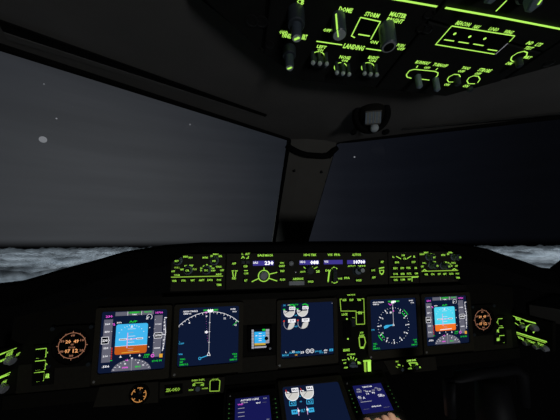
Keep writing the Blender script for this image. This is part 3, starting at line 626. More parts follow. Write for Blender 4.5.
brackets('switch panel of three green brackets near the far right clock', u0, v0, z, [
    ([(302, 126), (262, 128), (254, 160), (270, 190), (302, 196)], 'NAV', 241, 160, 16, 16, (285, 160)), ([(312, 210), (268, 212), (262, 245), (280, 268), (310, 272)], 'DSPL', 250, 242, 30, 28, (292, 242)), ([(318, 283), (275, 285), (270, 318), (285, 345), (318, 350)], 'AIR', 258, 320, 24, 30, (298, 318))],
    None, [(222, 105), (335, 98), (345, 365), (230, 372)])

# landing gear / autobrake panel
u0, v0 = MP.at(357, 335); t = thing('landing_gear_panel', 'green outlined landing gear and brake panel between engine and right navigation displays', 'control panel', MP, u0, v0, -.002)
z = Z(MP, 330, 285, 7, u0, v0); z2 = Z(MP, 330, 330, 7, u0, v0)
mb = MB(); mb.slab([z.p(42, 40), z.p(262, 36), z2.p(255, 165), z2.p(300, 172), z2.p(300, 300), z2.p(70, 310)], 0, .002, 'panel_dark', .0006); mb.build('plate', t)
legends(t, z, [('T', 'GND PROX', 148, 67, 56, 13), ('T', 'G/S', 100, 105, 28, 16), ('T', 'FLAP', 150, 104, 28, 14), ('T', 'TERR', 203, 103, 28, 14), ('P', [(84, 98), (70, 99), (76, 182), (182, 182), (184, 275), (242, 273), (236, 96), (220, 96)], .0024, 'legend_mid'), ('P', [(182, 192), (242, 190)], .0022, 'legend_mid'), ('T', 'GEAR', 209, 194, 28, 20), ('T', 'LOCK', 103, 205, 42, 18), ('D', 118, 237, .0028), ('D', 125, 377, .0028)], h=.0026)
legends(t, z2, [('T', 'ALTN', 220, 18, 24, 12), ('T', 'FLAPS', 222, 38, 34, 13), ('P', [(202, 50), (208, 112), (214, 126), (236, 122), (248, 85), (240, 48), (202, 50)], .0034, 'legend_mid'), ('P', [(212, 124), (238, 122)], .006), ('T', 'BRAKE', 115, 140, 44, 18), ('T', 'AUTOBRAKE', 147, 170, 56, 12), ('T', 'RTO', 100, 209, 30, 9), ('T', 'OFF', 103, 231, 20, 12), ('T', 'DISARM', 111, 262, 24, 12),
    ('P', [(124, 194), (134, 210)], .0032), ('P', [(145, 182), (148, 202)], .0032), ('P', [(166, 188), (160, 206)], .0032), ('P', [(186, 198), (176, 214)], .0032), ('P', [(192, 222), (208, 228)], .004), ('T', 'MAX', 205, 232, 22, 12)], h=.0026)
k = knob(t, z2, 165, 246, .011, .014, 'knob_dark', 'knob_blue', 'autobrake_knob', flute=.05)
c = z2.p(165, 246, .014); mb = MB(); mb.slab([(c[0]-.015, c[1]-.003), (c[0]-.012, c[1]+.004), (c[0]+.014, c[1]-.001), (c[0]+.014, c[1]-.007)], .012, .018, 'knob_blue', .001); mb.build('grip', k)
mb = MB(); a = z.p(165, 240, .02); b_ = z.p(165, 290, .02); mb.lathe(b_[0], b_[1]+.004, [(.006, .002), (.006, .02), (.004, .024)], 'knob_dark', 14); mb.slab([(a[0]-.007, b_[1]), (a[0]+.006, b_[1]-.002), (a[0]+.007, a[1]), (a[0]-.005, a[1]+.002)], .010, .022, 'knob_dark', .003); z.P(mb, [(146, 236), (156, 228), (172, 230)], .0022, .0026, 'legend_mid'); mb.build('gear_lever', t)
for q, mt in (([(232, 212), (284, 208), (284, 216), (232, 220)], 'legend'), ([(236, 220), (250, 219), (252, 289), (240, 290)], 'legend_mid'), ([(262, 218), (282, 216), (284, 286), (264, 288)], 'legend_hot')):
    mb = MB(); mb.slab(quad_px(z2, q), .002, .005, mt); mb.build('lit_guard', t, )
mb = MB(); c = z.p(118, 308); mb.box(c[0], c[1], .028, .05, .002, .0045, 'black', .001); mb.build('lever_slot', t)

# lower strips
u0, v0 = MP.at(135, 392); t = thing('lower_panel_strip', 'dark lower strip with one small orange ring dial under the far left display', 'control panel', MP, u0, v0, .004)
z = Z(MP, 120, 365, 560/120, u0, v0); mb = MB(); mb.slab([z.p(-90, 95), z.p(182, 70), z.p(182, 168), z.p(-120, 190)], 0, .003, 'panel', .0008); mb.build('plate', t)
mb = MB(); c = z.p(96, 127); mb.lathe(c[0], c[1], [(.026, .003), (.026, .006), (.023, .007)], 'black', 24)
for a0, a1 in ((60, 105), (125, 175), (200, 300), (315, 395)): mb.arc(c[0], c[1], .018, a0, a1, .0022, .0076, 'ring_orange', 10)
for a in (20, 80, 140, 220, 280, 340): mb.line((c[0]+.018*cos(radians(a)), c[1]+.018*sin(radians(a))), (c[0]+.012*cos(radians(a)), c[1]+.012*sin(radians(a))), .002, .0076, 'ring_orange')
mb.build('ring_dial', t); knob(t, z, 96, 125, .0045, .014, 'knob_dark', 'knob_dark', flute=.05)
u0, v0 = MP.at(200, 387); t = thing('heading_reference_panel', 'dark strip lettered ZK-OKO with a small knob under the left navigation display', 'control panel', MP, u0, v0, .004)
z = Z(MP, 160, 370, 560/72, u0, v0); mb = MB(); mb.slab([z.p(5, 85), z.p(505, 42), z.p(500, 165), z.p(0, 210)], 0, .003, 'panel', .0008); mb.build('plate', t)
mb = MB(); mb.slab([z.p(42, 105), z.p(180, 92), z.p(180, 168), z.p(44, 185)], .003, .005, 'black', .0006); z.T(mb, 'ZK-OKO', 108, 137, 108, 26, .0056, 'legend_mid'); mb.build('registration_placard', t)
legends(t, z, [('T', 'INBD DSPL', 302, 66, 100, 14, 'legend_mid'), ('P', [(262, 95), (280, 88), (330, 86), (345, 92)], .0018, 'legend_mid'), ('T', 'ND', 268, 104, 22, 16, 'legend'), ('T', 'PFD', 334, 104, 26, 14, 'legend'), ('T', 'EICAS', 246, 142, 34, 11, 'legend_mid'), ('T', 'NORM', 352, 130, 44, 11, 'legend_mid'), ('T', 'HDG REF', 430, 62, 48, 14, 'legend_mid'), ('P', [(402, 66), (392, 78), (390, 152), (462, 150), (468, 72), (455, 64)], .0022, 'legend_mid')], h=.0036)
knob(t, z, 295, 142, .008, .014, 'knob_dark', 'knob_blue', flute=.1)
mb = MB(); c = z.p(430, 108); mb.box(c[0], c[1], .022, .024, .003, .0055, 'black', .001); mb.build('push_switch', t)
u0, v0 = MP.at(406, 368); t = thing('lower_display_select_panel', 'dark strip with two small knobs and green legends under the right navigation display', 'control panel', MP, u0, v0, .004)
z = Z(MP, 380, 355, 560/60, u0, v0); mb = MB(); mb.slab([z.p(20, 45), z.p(500, 5), z.p(520, 130), z.p(90, 175)], 0, .003, 'panel', .0008); mb.build('plate', t)
legends(t, z, [('T', 'FMC', 145, 50, 26, 14, 'legend_mid'), ('P', [(152, 78), (176, 86)], .004), ('P', [(136, 95), (156, 108)], .0018, 'legend_mid'), ('P', [(198, 84), (200, 98)], .0018, 'legend_mid'), ('T', 'LWR DSPL', 280, 40, 86, 18, 'legend_hot'), ('P', [(252, 64), (328, 62), (332, 84)], .003), ('P', [(258, 68), (276, 92)], .003), ('T', 'CTR', 265, 114, 38, 14), ('T', 'NORM', 328, 76, 24, 14), ('T', 'R', 360, 102, 16, 16)], h=.0036)
for a, b_ in ((205, 132), (334, 118)): knob(t, z, a, b_, .0065, .018, 'knob_dark', 'knob_blue', flute=.1)

# ================================================================== side lighting panels
u0, v0 = SR.at(530, 332)
def sidepanel(fr, label, cxy, platep, zz, L, knobs, kk='knob_dark'):
    u0, v0 = fr.at(*cxy); t = thing('side_lighting_panel', label, 'control panel', fr, u0, v0, 0); zz.ou, zz.ov = u0, v0
    mb = MB(); mb.slab(quad_px(zz, platep), -.01, .0, 'panel_dark', .001); mb.build('plate', t)
    legends(t, zz, L, w=.003)
    for a, b_, r in knobs: knob(t, zz, a, b_, r, .014, 'knob_grey', 'knob_grey', flute=.06)
def try_frames():
    pass
SR = Frame((.80, -.03, .95), (.15, 1, 0), (-.35, 0, 1))
if SR.N.x > 0: SR = Frame((.80, -.03, .95), (-.15, -1, 0), (-.35, 0, 1))
SL = Frame((-.80, -.03, .95), (.32, 1, 0), (.35, 0, 1))
if SL.N.x < 0: SL = Frame((-.80, -.03, .95), (-.32, -1, 0), (.35, 0, 1))
sidepanel(SR, 'green lettered lighting panel with grey knobs on the right side wall', (531, 333), [(285, 95), (520, 155), (520, 320), (285, 270)], Z(SR, 460, 295, 5.6), [
    ('P', [(297, 117), (425, 160)], .0026), ('P', [(362, 142), (425, 158)], .0045), ('P', [(290, 142), (340, 178)], .0035), ('T', 'MAP', 327, 136, 26, 14), ('T', 'CHART', 350, 160, 22, 10), ('P', [(370, 202), (374, 178), (396, 166), (420, 172), (424, 192), (410, 212)], .0035),
    ('P', [(300, 203), (488, 262)], .0042, 'legend'), ('P', [(303, 212), (480, 268)], .0036, 'legend_mid'), ('T', 'WORK', 343, 243, 30, 14), ('T', 'LIGHT', 400, 262, 40, 12), ('T', 'FOOT', 456, 279, 30, 16)],
    [(400, 188, .011), (337, 178, .007), (358, 272, .0085), (415, 292, .0085), (463, 305, .0085)])
sidepanel(SL, 'green lettered lighting panel with grey knobs on the left side wall', (12, 370), [(-50, 110), (165, 70), (158, 320), (-50, 420)], Z(SL, 0, 335, 7), [
    ('P', [(-30, 146), (115, 90)], .002), ('P', [(-30, 148), (35, 122)], .004), ('T', 'SHOULDER', 65, 130, 40, 30), ('T', 'HTR', 130, 133, 30, 18), ('T', 'MAP', 20, 175, 36, 16), ('P', [(30, 176), (48, 188), (76, 187)], .0035), ('P', [(-30, 305), (130, 234)], .002), ('P', [(-30, 316), (130, 247)], .002), ('P', [(-30, 310), (50, 280)], .0045), ('T', 'CHART', 40, 325, 50, 24)],
    [(92, 186, .010), (38, 383, .010)])

# ================================================================== forward aisle stand
t = thing('aisle_stand', 'dark sloping centre aisle stand carrying the lower display and keypads', 'console', PD, 0, 0, -.006)
mb = MB(); mb.slab([(-.250, -.62), (.250, -.62), (.250, .024), (-.250, .024)], -.05, 0, 'panel_dark', .002); mb.build('top_plate', t)
mb = MB(); Q = []
for x in (-.235, .235):
    for y, z_ in ((-.05, .02), (-.52, .02), (-.52, .49), (-.05, .76)): Q.append(V3((x, y, z_)))
im = PD.mat(0, 0, -.006).inverted(); Q = [im@q for q in Q]
mb.add(Q, [(0, 1, 2, 3), (7, 6, 5, 4), (0, 4, 5, 1), (1, 5, 6, 2), (2, 6, 7, 3), (3, 7, 4, 0)], 'black'); mb.build('body', t)
# lower display
t = thing('lower_display', 'lower centre display with two white half dials tilted back on the aisle stand', 'display screen', PD, 0, -.078, -.005)
mb = MB(); mb.ringslab(mb.rrect(.002, -.004, .198, .196, .006), mb.rrect(.001, -.003, .172, .161, .006), -.0, .008, 'bezel'); mb.build('bezel', t)
mb = MB(); mb.slab(mb.rrect(.001, -.003, .1716, .1606, .006), -.0, .005, 'screen'); sc = mb.build('screen', t)
z = Z(PD, 280, 360, 7, 0, -.078); b = MB(); H = .0055
for a, b_ in ((85, 232), (188, 220)):
    c = z.p(a, b_); b.sector(c[0], c[1], .0185, -180, 0, H, 'dial_fill', 20); b.arc(c[0], c[1], .019, 165, 370, .0018, H+.0001, 'white'); q = z.p(a+20, b_-22); b.box(q[0], q[1], .020, .010, H-.0003, H+.0004, 'white'); b.text('84.6', q[0], q[1], .016, .006, H+.0007, 'screen_black'); z.P(b, [(a-45, b_-22), (a-38, b_-4)], .002, H+.0003, 'red'); z.P(b, [(a-38, b_-6), (a-20, b_-2)], .0025, H+.0003, 'white')
    b.line(c, (c[0]-.013, c[1]-.012), .001, H+.0004, 'tape')
b.build('rotor_speed_dials', sc); b = MB()
for a, b_ in ((88, 304), (208, 292)):
    z.P(b, [(a-22, b_-15), (a+22, b_-18), (a+24, b_+14), (a-20, b_+17), (a-22, b_-15)], .0016, H, 'cyan'); z.T(b, '4.2', a+2, b_, 30, 18, H, 'cyan')
for a, b_, s_ in ((102, 364, '98'), (218, 350, '99')): c = z.p(a, b_); b.box(c[0], c[1], .016, .010, H-.0004, H, 'cyan'); z.T(b, s_, a, b_, 26, 14, H+.0003, 'screen')
for a, b_ in ((130, 362), (192, 354)): z.P(b, [(a-6, b_-26), (a, b_-4), (a+2, b_+28)], .0018, H, 'pink'); c = z.p(a, b_-6); b.disc(c[0], c[1], .003, H+.0002, 'white', 8)
z.T(b, 'FF', 147, 292, 14, 9, H, 'cyan'); z.T(b, 'N2', 139, 254, 14, 9, H, 'cyan'); z.T(b, 'OIL T', 160, 355, 34, 22, H, 'cyan'); z.P(b, [(208, 416), (212, 430)], .0018, H, 'pink'); z.T(b, 'OIL Q', 165, 440, 34, 20, H, 'cyan'); b.build('readouts', sc)
c = z.p(20, 128); mb = MB(); c = PD.at(282, 377.5); c = (c[0]-.006, c[1]+.078); mb.lathe(-.088, .088, [(.0022, .008), (.0022, .009), (.0014, .0098)], 'screw_dark', 10); mb.build('light_sensor', t)
# keypads (CDU)
def cdu(label, sg):
    cx_ = .1718*sg; t = thing('flight_management_keypad', label, 'keypad unit', PD, cx_, -.035, -.006)
    mb = MB(); o = [( -.069, -.235), (.069, -.235), (.069, .046), (-.069, .046)]; sy = .022; mb.slab([(-.069, -.235), (.069, -.235), (.069, sy-.081), (-.069, sy-.081)], 0, .010, 'panel_dark', .0015)
    scr = [(-.047, sy-.076), (.047, sy-.076), (.047, sy-.004), (-.047, sy-.004)]; out = [(-.069, sy-.081), (.069, sy-.081), (.069, sy+.010), (-.069, sy+.010)]
    mb.ringslab(out, scr, 0, .010, 'panel_dark'); mb.build('bezel', t)
    mb = MB(); mb.slab(scr, 0, .0065, 'screen_cdu'); sc = mb.build('screen', t)
    for sx in (-1, 1):
        for i in range(6):
            mb = MB(); yy = sy-.017-i*.0105; mb.box(sx*.0565, yy, .008, .0058, .010, .0135, 'button', .0008); mb.line((sx*.0625-.0016, yy), (sx*.0625+.0016, yy), .0020, .0108, 'key_green'); mb.build('line_key', t)
    mb = MB(); mb.lathe(-.061, sy+.0025, [(.0022, .010), (.0022, .011), (.0014, .0118)], 'screw', 10); mb.build('light_sensor', t)
    names = [['INIT REF', 'RTE', 'DEP ARR', 'ALTN', 'VNAV'], ['FIX', 'LEGS', 'HOLD', 'FMC', 'PROG']]
    for r, row in enumerate(names):
        for i, s_ in enumerate(row):
            mb = MB(); x_ = -.045+i*.0215; y_ = sy-.094-r*.0155; mb.box(x_, y_, .018, .012, .010, .0135, 'button', .001); mb.text(s_, x_, y_, min(.014, .003*len(s_)), .0042, .0139, 'key_green' if sg < 0 or r or i % 2 == 0 else 'legend_dim'); mb.build('function_key', t)
    for r in range(6):
        for i in range(5):
            mb = MB(); x_ = -.012+i*.0155; y_ = sy-.128-r*.0145; mb.box(x_, y_, .012, .011, .010, .0135, 'button', .001); k_ = r*5+i; mb.text('ABCDEFGHIJKLMNOPQRSTUVWXYZ/+-.'[k_], x_, y_, .004, .0055, .0139, 'key_green'); mb.build('letter_key', t)
    for r in range(4):
        for i in range(3):
            mb = MB(); x_ = -.058+i*.0135; y_ = sy-.145-r*.0145; mb.lathe(x_, y_, [(.0055, .010), (.0055, .013), (.005, .0138)], 'button', 14); mb.text('123456789.0-'[r*3+i], x_, y_, .004, .0055, .0142, 'key_green'); mb.build('number_key', t)
    return t, sc, cx_
t, sc, cx_ = cdu('left keypad unit with blue page lines and magenta waypoint on its screen', -1)
z = Z(PD, 225, 390, 560/60, cx_, -.035); b = MB(); H = .0068
z.T(b, 'ACT RTE 1 LEGS', 232, 91, 172, 16, H, 'white'); z.T(b, '1/3', 374, 78, 32, 11, H, 'white_dim'); z.T(b, '088', 182, 119, 66, 10, H, 'white_dim'); z.T(b, 'WAVEY', 145, 136, 52, 14, H, 'magenta'); z.T(b, '250/', 310, 121, 42, 14, H, 'white'); z.T(b, '10700', 370, 115, 36, 7, H, 'tape')
for y_ in (172, 211, 248): z.T(b, '-----', 152, y_, 60, 5, H, 'white_dim')
z.T(b, 'DATA>', 402, 274, 30, 8, H, 'white_dim'); b.build('page_text', sc)
t, sc, cx_ = cdu('right keypad unit with white page text, hand resting below its screen', 1)
z = Z(PD, 350, 380, 10.5, cx_, -.035); b = MB()
z.T(b, 'THRUST LIM', 178, 72, 104, 14, H, 'white')
for s_, a, b_, w, hh, mt in (('SEL', 88, 100, 44, 14, 'white_dim'), ('OAT', 96, 124, 56, 22, 'white_dim'), ('N1', 155, 112, 26, 12, 'white_dim'), ('TO 99', 190, 122, 60, 14, 'white'), ('1.4', 184, 146, 30, 18, 'white'), ('CLB', 242, 108, 34, 14, 'white_dim'), ('96', 244, 134, 34, 20, 'white'), ('<TO', 272, 86, 34, 18, 'white_dim'), ('CLB>', 305, 100, 46, 28, 'white_dim'), ('<TO1', 100, 186, 34, 30, 'white'), ('A', 146, 188, 24, 22, 'white'), ('TO2', 112, 212, 30, 12, 'tape'), ('CLB2', 316, 162, 50, 28, 'white'), ('>', 354, 164, 16, 20, 'white'), ('---------', 170, 228, 120, 6, 'white_dim'), ('APPROACH', 275, 276, 104, 14, 'white'), ('<INDEX', 172, 308, 66, 6, 'tape'), ('TAKEOFF>', 384, 286, 72, 8, 'tape')):
    z.T(b, s_, a, b_, w, hh, H, mt)
b.build('page_text', sc)

# ================================================================== overhead panel
oh = thing('overhead_housing', 'dark tapered overhead panel housing fixed under the ceiling above the windshields', 'overhead panel', OH, 0, 0, -.004)
mb = MB(); outl = [(-.125, 0), (.135, 0), (.275, .105), (.285, .9), (-.285, .9), (-.275, .105)]
mb.slab(outl, -.012, 0, 'black', .002); mb.build('frame', oh)
mb = MB(); big = [(-.132, -.038), (.142, -.038), (.322, .09), (.33, .9), (-.33, .9), (-.322, .09)]; nn = 6
mb.add([(x*1.0, y, -.010) for x, y in outl]+[(x, y, -.075) for x, y in big], [(i, (i+1) % nn, nn+(i+1) % nn, nn+i) for i in range(nn)], 'lining'); mb.build('fairing', oh)
def module(name, label, cat, poly, u0, v0):
    t = thing(name, label, cat, OH, u0, v0, -.003); mb = MB(); mb.slab([(a-u0, b_-v0) for a, b_ in poly], -.001, .003, 'overhead_plate', .0012); mb.build('face_plate', t); return t
def ohscrew(t, z, a, b_, r=.0042): c = z.p(a, b_); mb = MB(); mb.lathe(c[0], c[1], [(r*1.5, .003), (r*1.5, .0042), (r*1.1, .0046), (r, .0036)], 'screw_dark', 14); mb.build('screw', t)
blank = module('blank_overhead_module', 'blank dark overhead module with two round fasteners, left of the dome light knobs', 'overhead panel', [(-.272, .112), (-.194, .048), (-.194, .40), (-.278, .40)], -.23, .2)
z = Z(OH, 180, 0, 560/120, -.23, .2); ohscrew(blank, z, 335, 96, .005); ohscrew(blank, z, 380, 100, .005); 
MU, MV = -.09, .1
mod = module('overhead_light_panel', 'green lettered DOME, STORM and LANDING light panel on the overhead', 'overhead panel', [(-.190, .044), (-.124, .004), (-.0015, .004), (-.0015, .30), (-.190, .30)], MU, MV)
A_ = Z(OH, 270, 0, 7, MU, MV); B_ = Z(OH, 340, 0, 7, MU, MV); E_ = Z(OH, 270, 40, 7, MU, MV); F_ = Z(OH, 340, 40, 7, MU, MV)
for z_ in (A_, B_, E_, F_): z_.h = .0036
HL = .0036
legends(mod, A_, [('T', 'CB', 214, 10, 50, 34), ('T', 'OVHD', 96, 225, 58, 22), ('T', 'PANEL', 118, 248, 62, 26), ('T', 'BRT', 242, 258, 34, 32), ('T', 'DOME', 530, 66, 96, 30), ('T', 'OFF', 400, 210, 56, 20), ('P', [(325, 286), (505, 312)], .0016), ('T', 'LEFT', 362, 326, 66, 18), ('T', 'ON', 352, 348, 40, 14)], h=HL, mat='legend_hot')
legends(mod, B_, [('T', 'LANDING', 98, 327, 148, 30), ('P', [(182, 337), (290, 352)], .0016), ('T', 'STORM', 225, 101, 104, 28), ('P', [(104, 261), (80, 249), (144, 119), (283, 149), (214, 275)], .0013), ('P', [(128, 237), (208, 250)], .0016), ('T', 'ON', 238, 293, 56, 20), ('T', 'MASTER', 408, 103, 122, 28), ('T', 'BRIGHT', 386, 141, 122, 28), ('T', 'PUSH', 425, 316, 54, 20), ('T', 'OFF', 425, 340, 52, 18)], h=HL, mat='legend_hot')
legends(mod, F_, [('T', 'NOSE', 35, 120, 76, 20), ('T', 'ON', 32, 142, 44, 14), ('T', 'RIGHT', 234, 122, 72, 20), ('T', 'ON', 226, 143, 50, 14)], h=HL, mat='legend_hot')
def swpod(zz, ca, cb, ra, rb, dots, a0=-40, a1=220):
    mb = MB(); pts = []
    for i in range(17): a = radians(a0+(a1-a0)*i/16); pts.append(zz.p(ca+ra*cos(a), cb-rb*sin(a)))
    mb.path(pts, .0012, HL, 'legend_hot'); c = zz.p(ca, cb+4)
    o = mb.build('switch_arc', mod)
    for a, b_ in dots:
        c = zz.p(a, b_, .022); mb = MB(); mb.lathe(c[0], c[1], [(.0026, .003), (.0022, .018)], 'knob_dark', 10); mb.ball(c[0], c[1], .020, .0030, 'knob_tip', 12); mb.build('toggle_pin', mod)
    ctr = zz.p(dots[1][0], dots[1][1]-2, .013); mb = MB(); mb.slab(mb.rrect(ctr[0], ctr[1], .022, .010, .004), .003, .014, 'knob_dark', .001); mb.build('toggle_guard', mod)
swpod(E_, 337, 113, 46, 34, ((302, 182), (350, 187), (398, 190))); swpod(E_, 495, 190, 45, 34, ((470, 250), (513, 255), (556, 262))); swpod(F_, 196, 190, 45, 34, ((174, 256), (217, 261), (260, 265)))
def ohknob(par, z, a, b_, r, L, dual=None, tip='knob_tip', ptr=None, name='knob', body='knob_shaft', ringtop=False):
    c = z.p(a, b_, L); mb = MB()
    mb.lathe(c[0], c[1], [(r, .003), (r*.97, L*.96), (r*.85, L)], body, 20, .16, (.004, L*.9), tip)
    if ringtop: mb.lathe(c[0], c[1], [(r*.62, L), (r*.62, L+.0006)], 'black', 20)
    if ptr == 'bar': mb.line((c[0], c[1]-r*.3), (c[0], c[1]+r*.8), r*.3, L+.0004, 'legend_hot')
    if ptr == 'dash': mb.line((c[0]-r*.45, c[1]-r*.3), (c[0]+r*.45, c[1]+r*.3), r*.4, L+.0004, 'legend_hot')
    k = mb.build(name, par)
    if dual: mb = MB(); mb.lathe(c[0], c[1], [(dual, .003), (dual*.98, dual_h[0]), (dual*.86, dual_h[0]+.001)], 'knob_dark', 24, .1, (.004, dual_h[0]-.001)); mb.build('collar', k)
    return k, c
dual_h = [.022]
ohknob(mod, A_, 188, 285, .0058, .040, .0098, ptr='dash'); dual_h = [.014]; ohknob(mod, E_, 138, 210, .0056, .033, .0088, ptr='dash')
k, c = ohknob(mod, A_, 488, 262, .0082, .029)
m2 = MB(); m2.slab([(c[0]-.0064, c[1]+.0062), (c[0]-.0050, c[1]+.0074), (c[0]-.0046, c[1]+.0066), (c[0]-.0060, c[1]+.0054)], .008, .029, 'legend_hot'); m2.line((c[0]-.0052, c[1]+.0060), (c[0]-.0006, c[1]-.0022), .0012, .0294, 'legend_hot'); m2.build('pointer', k)
ohknob(mod, B_, 345, 345, .0092, .033, ringtop=True, tip='knob_grey')
mb = MB(); P = quad_px(B_, [(150, 132), (272, 156), (214, 258), (108, 240)]); mb.slab(P, .003, .0034, 'black'); mb.build('push_switch', mod)
ohscrew(mod, Z(OH, 180, 0, 560/120, MU, MV), 418, 208, .004); ohscrew(mod, Z(OH, 400, 0, 7, MU, MV), 150, 195, .004)
NU, NV = .09, .1
mod2 = module('exterior_light_panel', 'green lettered BEACON NAV LOGO WING light panel, right half of the overhead', 'overhead panel', [(.0015, .004), (.134, .004), (.192, .050), (.192, .103), (.0015, .118)], NU, NV)
C_ = Z(OH, 400, 0, 7, NU, NV); D_ = Z(OH, 480, 0, 7, NU, NV); G_ = Z(OH, 400, 50, 7, NU, NV); H_ = Z(OH, 480, 30, 7, NU, NV); I_ = Z(OH, 400, 0, 3.5, NU, NV)
legends(mod2, C_, [('T', 'BEACON', 443, 164, 108, 26), ('T', 'NAV', 537, 186, 46, 24), ('P', [(362, 179), (803, 249)], .0013), ('P', [(362, 179), (249, 309), (560, 360), (662, 377)], .0013), ('P', [(803, 249), (765, 290)], .0011), ('P', [(755, 300), (668, 378)], .0007, 'white_dim'), ('P', [(308, 275), (378, 285)], .0014), ('P', [(408, 290), (480, 301)], .0014), ('P', [(512, 305), (584, 317)], .0014), ('D', 383, 234, .0018), ('D', 488, 254, .0018), ('D', 593, 268, .0018)], h=HL, mat='legend_hot')
legends(mod2, D_, [('T', 'LOGO', 97, 202, 72, 24), ('T', 'WING', 200, 222, 68, 24), ('P', [(53, 343), (120, 353)], .0014), ('T', 'IND', 350, 299, 46, 22), ('T', 'LTS', 412, 310, 44, 24), ('T', 'TEST', 342, 334, 62, 20)], h=HL, mat='legend_hot')
legends(mod2, G_, [('T', 'RUNWAY', 160, 87, 104, 20), ('T', 'TURNOFF', 282, 104, 106, 20), ('P', [(124, 106), (114, 124)], .0014), ('T', 'OFF', 188, 122, 42, 14), ('P', [(264, 124), (250, 138)], .0014), ('P', [(80, 196), (50, 188), (44, 170), (66, 142), (100, 133), (245, 147), (266, 158), (262, 178), (248, 188)], .0014), ('P', [(140, 200), (206, 209)], .0014), ('T', 'TAXI', 460, 124, 58, 16), ('T', 'OFF', 428, 147, 48, 16), ('P', [(372, 222), (340, 222), (330, 206), (342, 186), (378, 168), (412, 170), (422, 186), (408, 200)], .0014), ('T', 'ON', 327, 240, 38, 16)], h=HL, mat='legend_hot')
legends(mod2, I_, [('T', 'STROBE', 297, 245, 48, 11), ('T', 'OFF', 272, 257, 22, 9), ('P', [(262, 292), (240, 292), (234, 282), (242, 270), (258, 264), (274, 266), (280, 276), (272, 288)], .0014), ('T', 'ON', 230, 300, 20, 9)], h=HL, mat='legend_hot')
legends(mod2, H_, [('P', [(254, 214), (228, 218), (215, 206), (222, 184), (262, 158), (308, 146), (330, 156), (326, 176), (306, 188)], .0014), ('T', 'DIM', 205, 232, 42, 18), ('T', 'BRT', 335, 190, 52, 18)], h=HL, mat='legend_hot')
mb = MB(); mb.slab(quad_px(C_, [(366, 186), (790, 254), (668, 370), (262, 304)]), .003, .0033, 'black'); mb.build('switch_bank', mod2)
for a, b_ in ((140, 283), (265, 303)):
    c = G_.p(a, b_, .026); mb = MB(); mb.slab(mb.rrect(c[0], c[1], .0085, .0075, .003, 3), .003, .026, 'knob_blue', .003); mb.build('toggle_lever', mod2)
for z_, a, b_, L in ((G_, 410, 258, .016), (I_, 248, 325, .010), (H_, 284, 270, .016)):
    c = z_.p(a, b_, L); mb = MB(); mb.lathe(c[0], c[1], [(.0042, .003), (.0042, L*.9), (.003, L)], 'knob_dark', 12); mb.build('toggle_pin', mod2)
for z_, a, b_ in ((C_, 196, 203), (C_, 205, 95)): ohscrew(mod2, z_, a, b_, .0042)
UU, UV = .09, .2
mod3 = module('upper_overhead_module', 'overhead module with two blade knobs above the bright green line at top right', 'overhead panel', [(.0015, .121), (.192, .106), (.192, .40), (.0015, .40)], UU, UV)
C2 = Z(OH, 400, 0, 7, UU, UV); D2 = Z(OH, 480, 0, 7, UU, UV)
mb = MB(); c0 = OH.at(445, 6.6); c1 = OH.at(560, 28.5)
legends(mod3, Z(OH, 445, 6, 1, UU, UV), [('P', [(0, .0), (50, 8.6)], .0026)], h=.0010, mat='legend_hot')
rid = thing('legend_strip', 'bright green light line running across the overhead above the BEACON box', 'legend strip', OH, .1, .115, 0)
mb = MB(); zz = Z(OH, 0, 0, 1, .1, .115); P = [zz.p(445, 6.2), zz.p(500, 16.0), zz.p(560, 27.6), zz.p(600, 35.6)]
mb.path(P, .0021, .0022, 'legend_hot'); mb.build('light_line', rid)
m3 = legends(mod, Z(OH, 396, -1, 1, MU, MV), [('P', [(-20, -3.3), (0, 0), (41, 7.2)], .0020)], h=HL, mat='legend_hot')
legends(mod3, D2, [('P', [(186, 0), (111, 76)], .0016)], h=HL, mat='legend_hot')
def blade(par, z, q, L, ptr=None):
    pts = [z.p(a, b_, L) for a, b_ in q]; mb = MB(); cx_ = sum(p[0] for p in pts)/len(pts); cy_ = sum(p[1] for p in pts)/len(pts)
    mb.lathe(cx_, cy_, [(.013, .003), (.013, .010), (.011, .012)], 'knob_dark', 20); mb.slab(pts, .008, L, 'knob_blue', .002); 
    if ptr: mb.line(z.p(*ptr[0], L), z.p(*ptr[1], L), .0018, L+.0005, 'legend_hot')
    return mb.build('blade_knob', par)
blade(mod3, D2, [(34, 50), (82, 58), (140, 10), (170, -40), (90, -50)], .026)
blade(mod3, D2, [(322, 108), (358, 116), (440, 58), (470, -30), (400, -30)], .026, ((442, 4), (410, 48)))
far = module('blank_overhead_module', 'plain dark overhead module at the right edge past the last seam', 'overhead panel', [(.195, .054), (.270, .110), (.276, .40), (.195, .40)], .23, .2)
z = Z(OH, 480, 30, 7, .23, .2); ohscrew(far, z, 375, 238, .0042) if False else None
ohscrew(far, z, 480, 232, .0045)

# ================================================================== ceiling fittings
# standby compass on the header
cn = V3((.0196, .08, 1.)).normalized()*-1
def ceil_hit(x, y, sg, off=0):
    P0 = V3((sg*.075, 0, 1.5758-off)); n = V3((-.0116*sg, .02, 1.)); r = ray(x, y); return CAM+r*((P0-CAM).dot(n)/r.dot(n))
c = ceil_hit(371, 110, 1, .0)
cf = Frame(c, (1, -.30, 0), (.1, .55, .45)); 
if cf.N.z > 0: cf = Frame(c, (1, -.30, 0), (-.1, -.55, -.45))
cf = Frame(c-V3((0, 0, .012)), (.93, -.35, .0), (.0, -.30, .90)); 
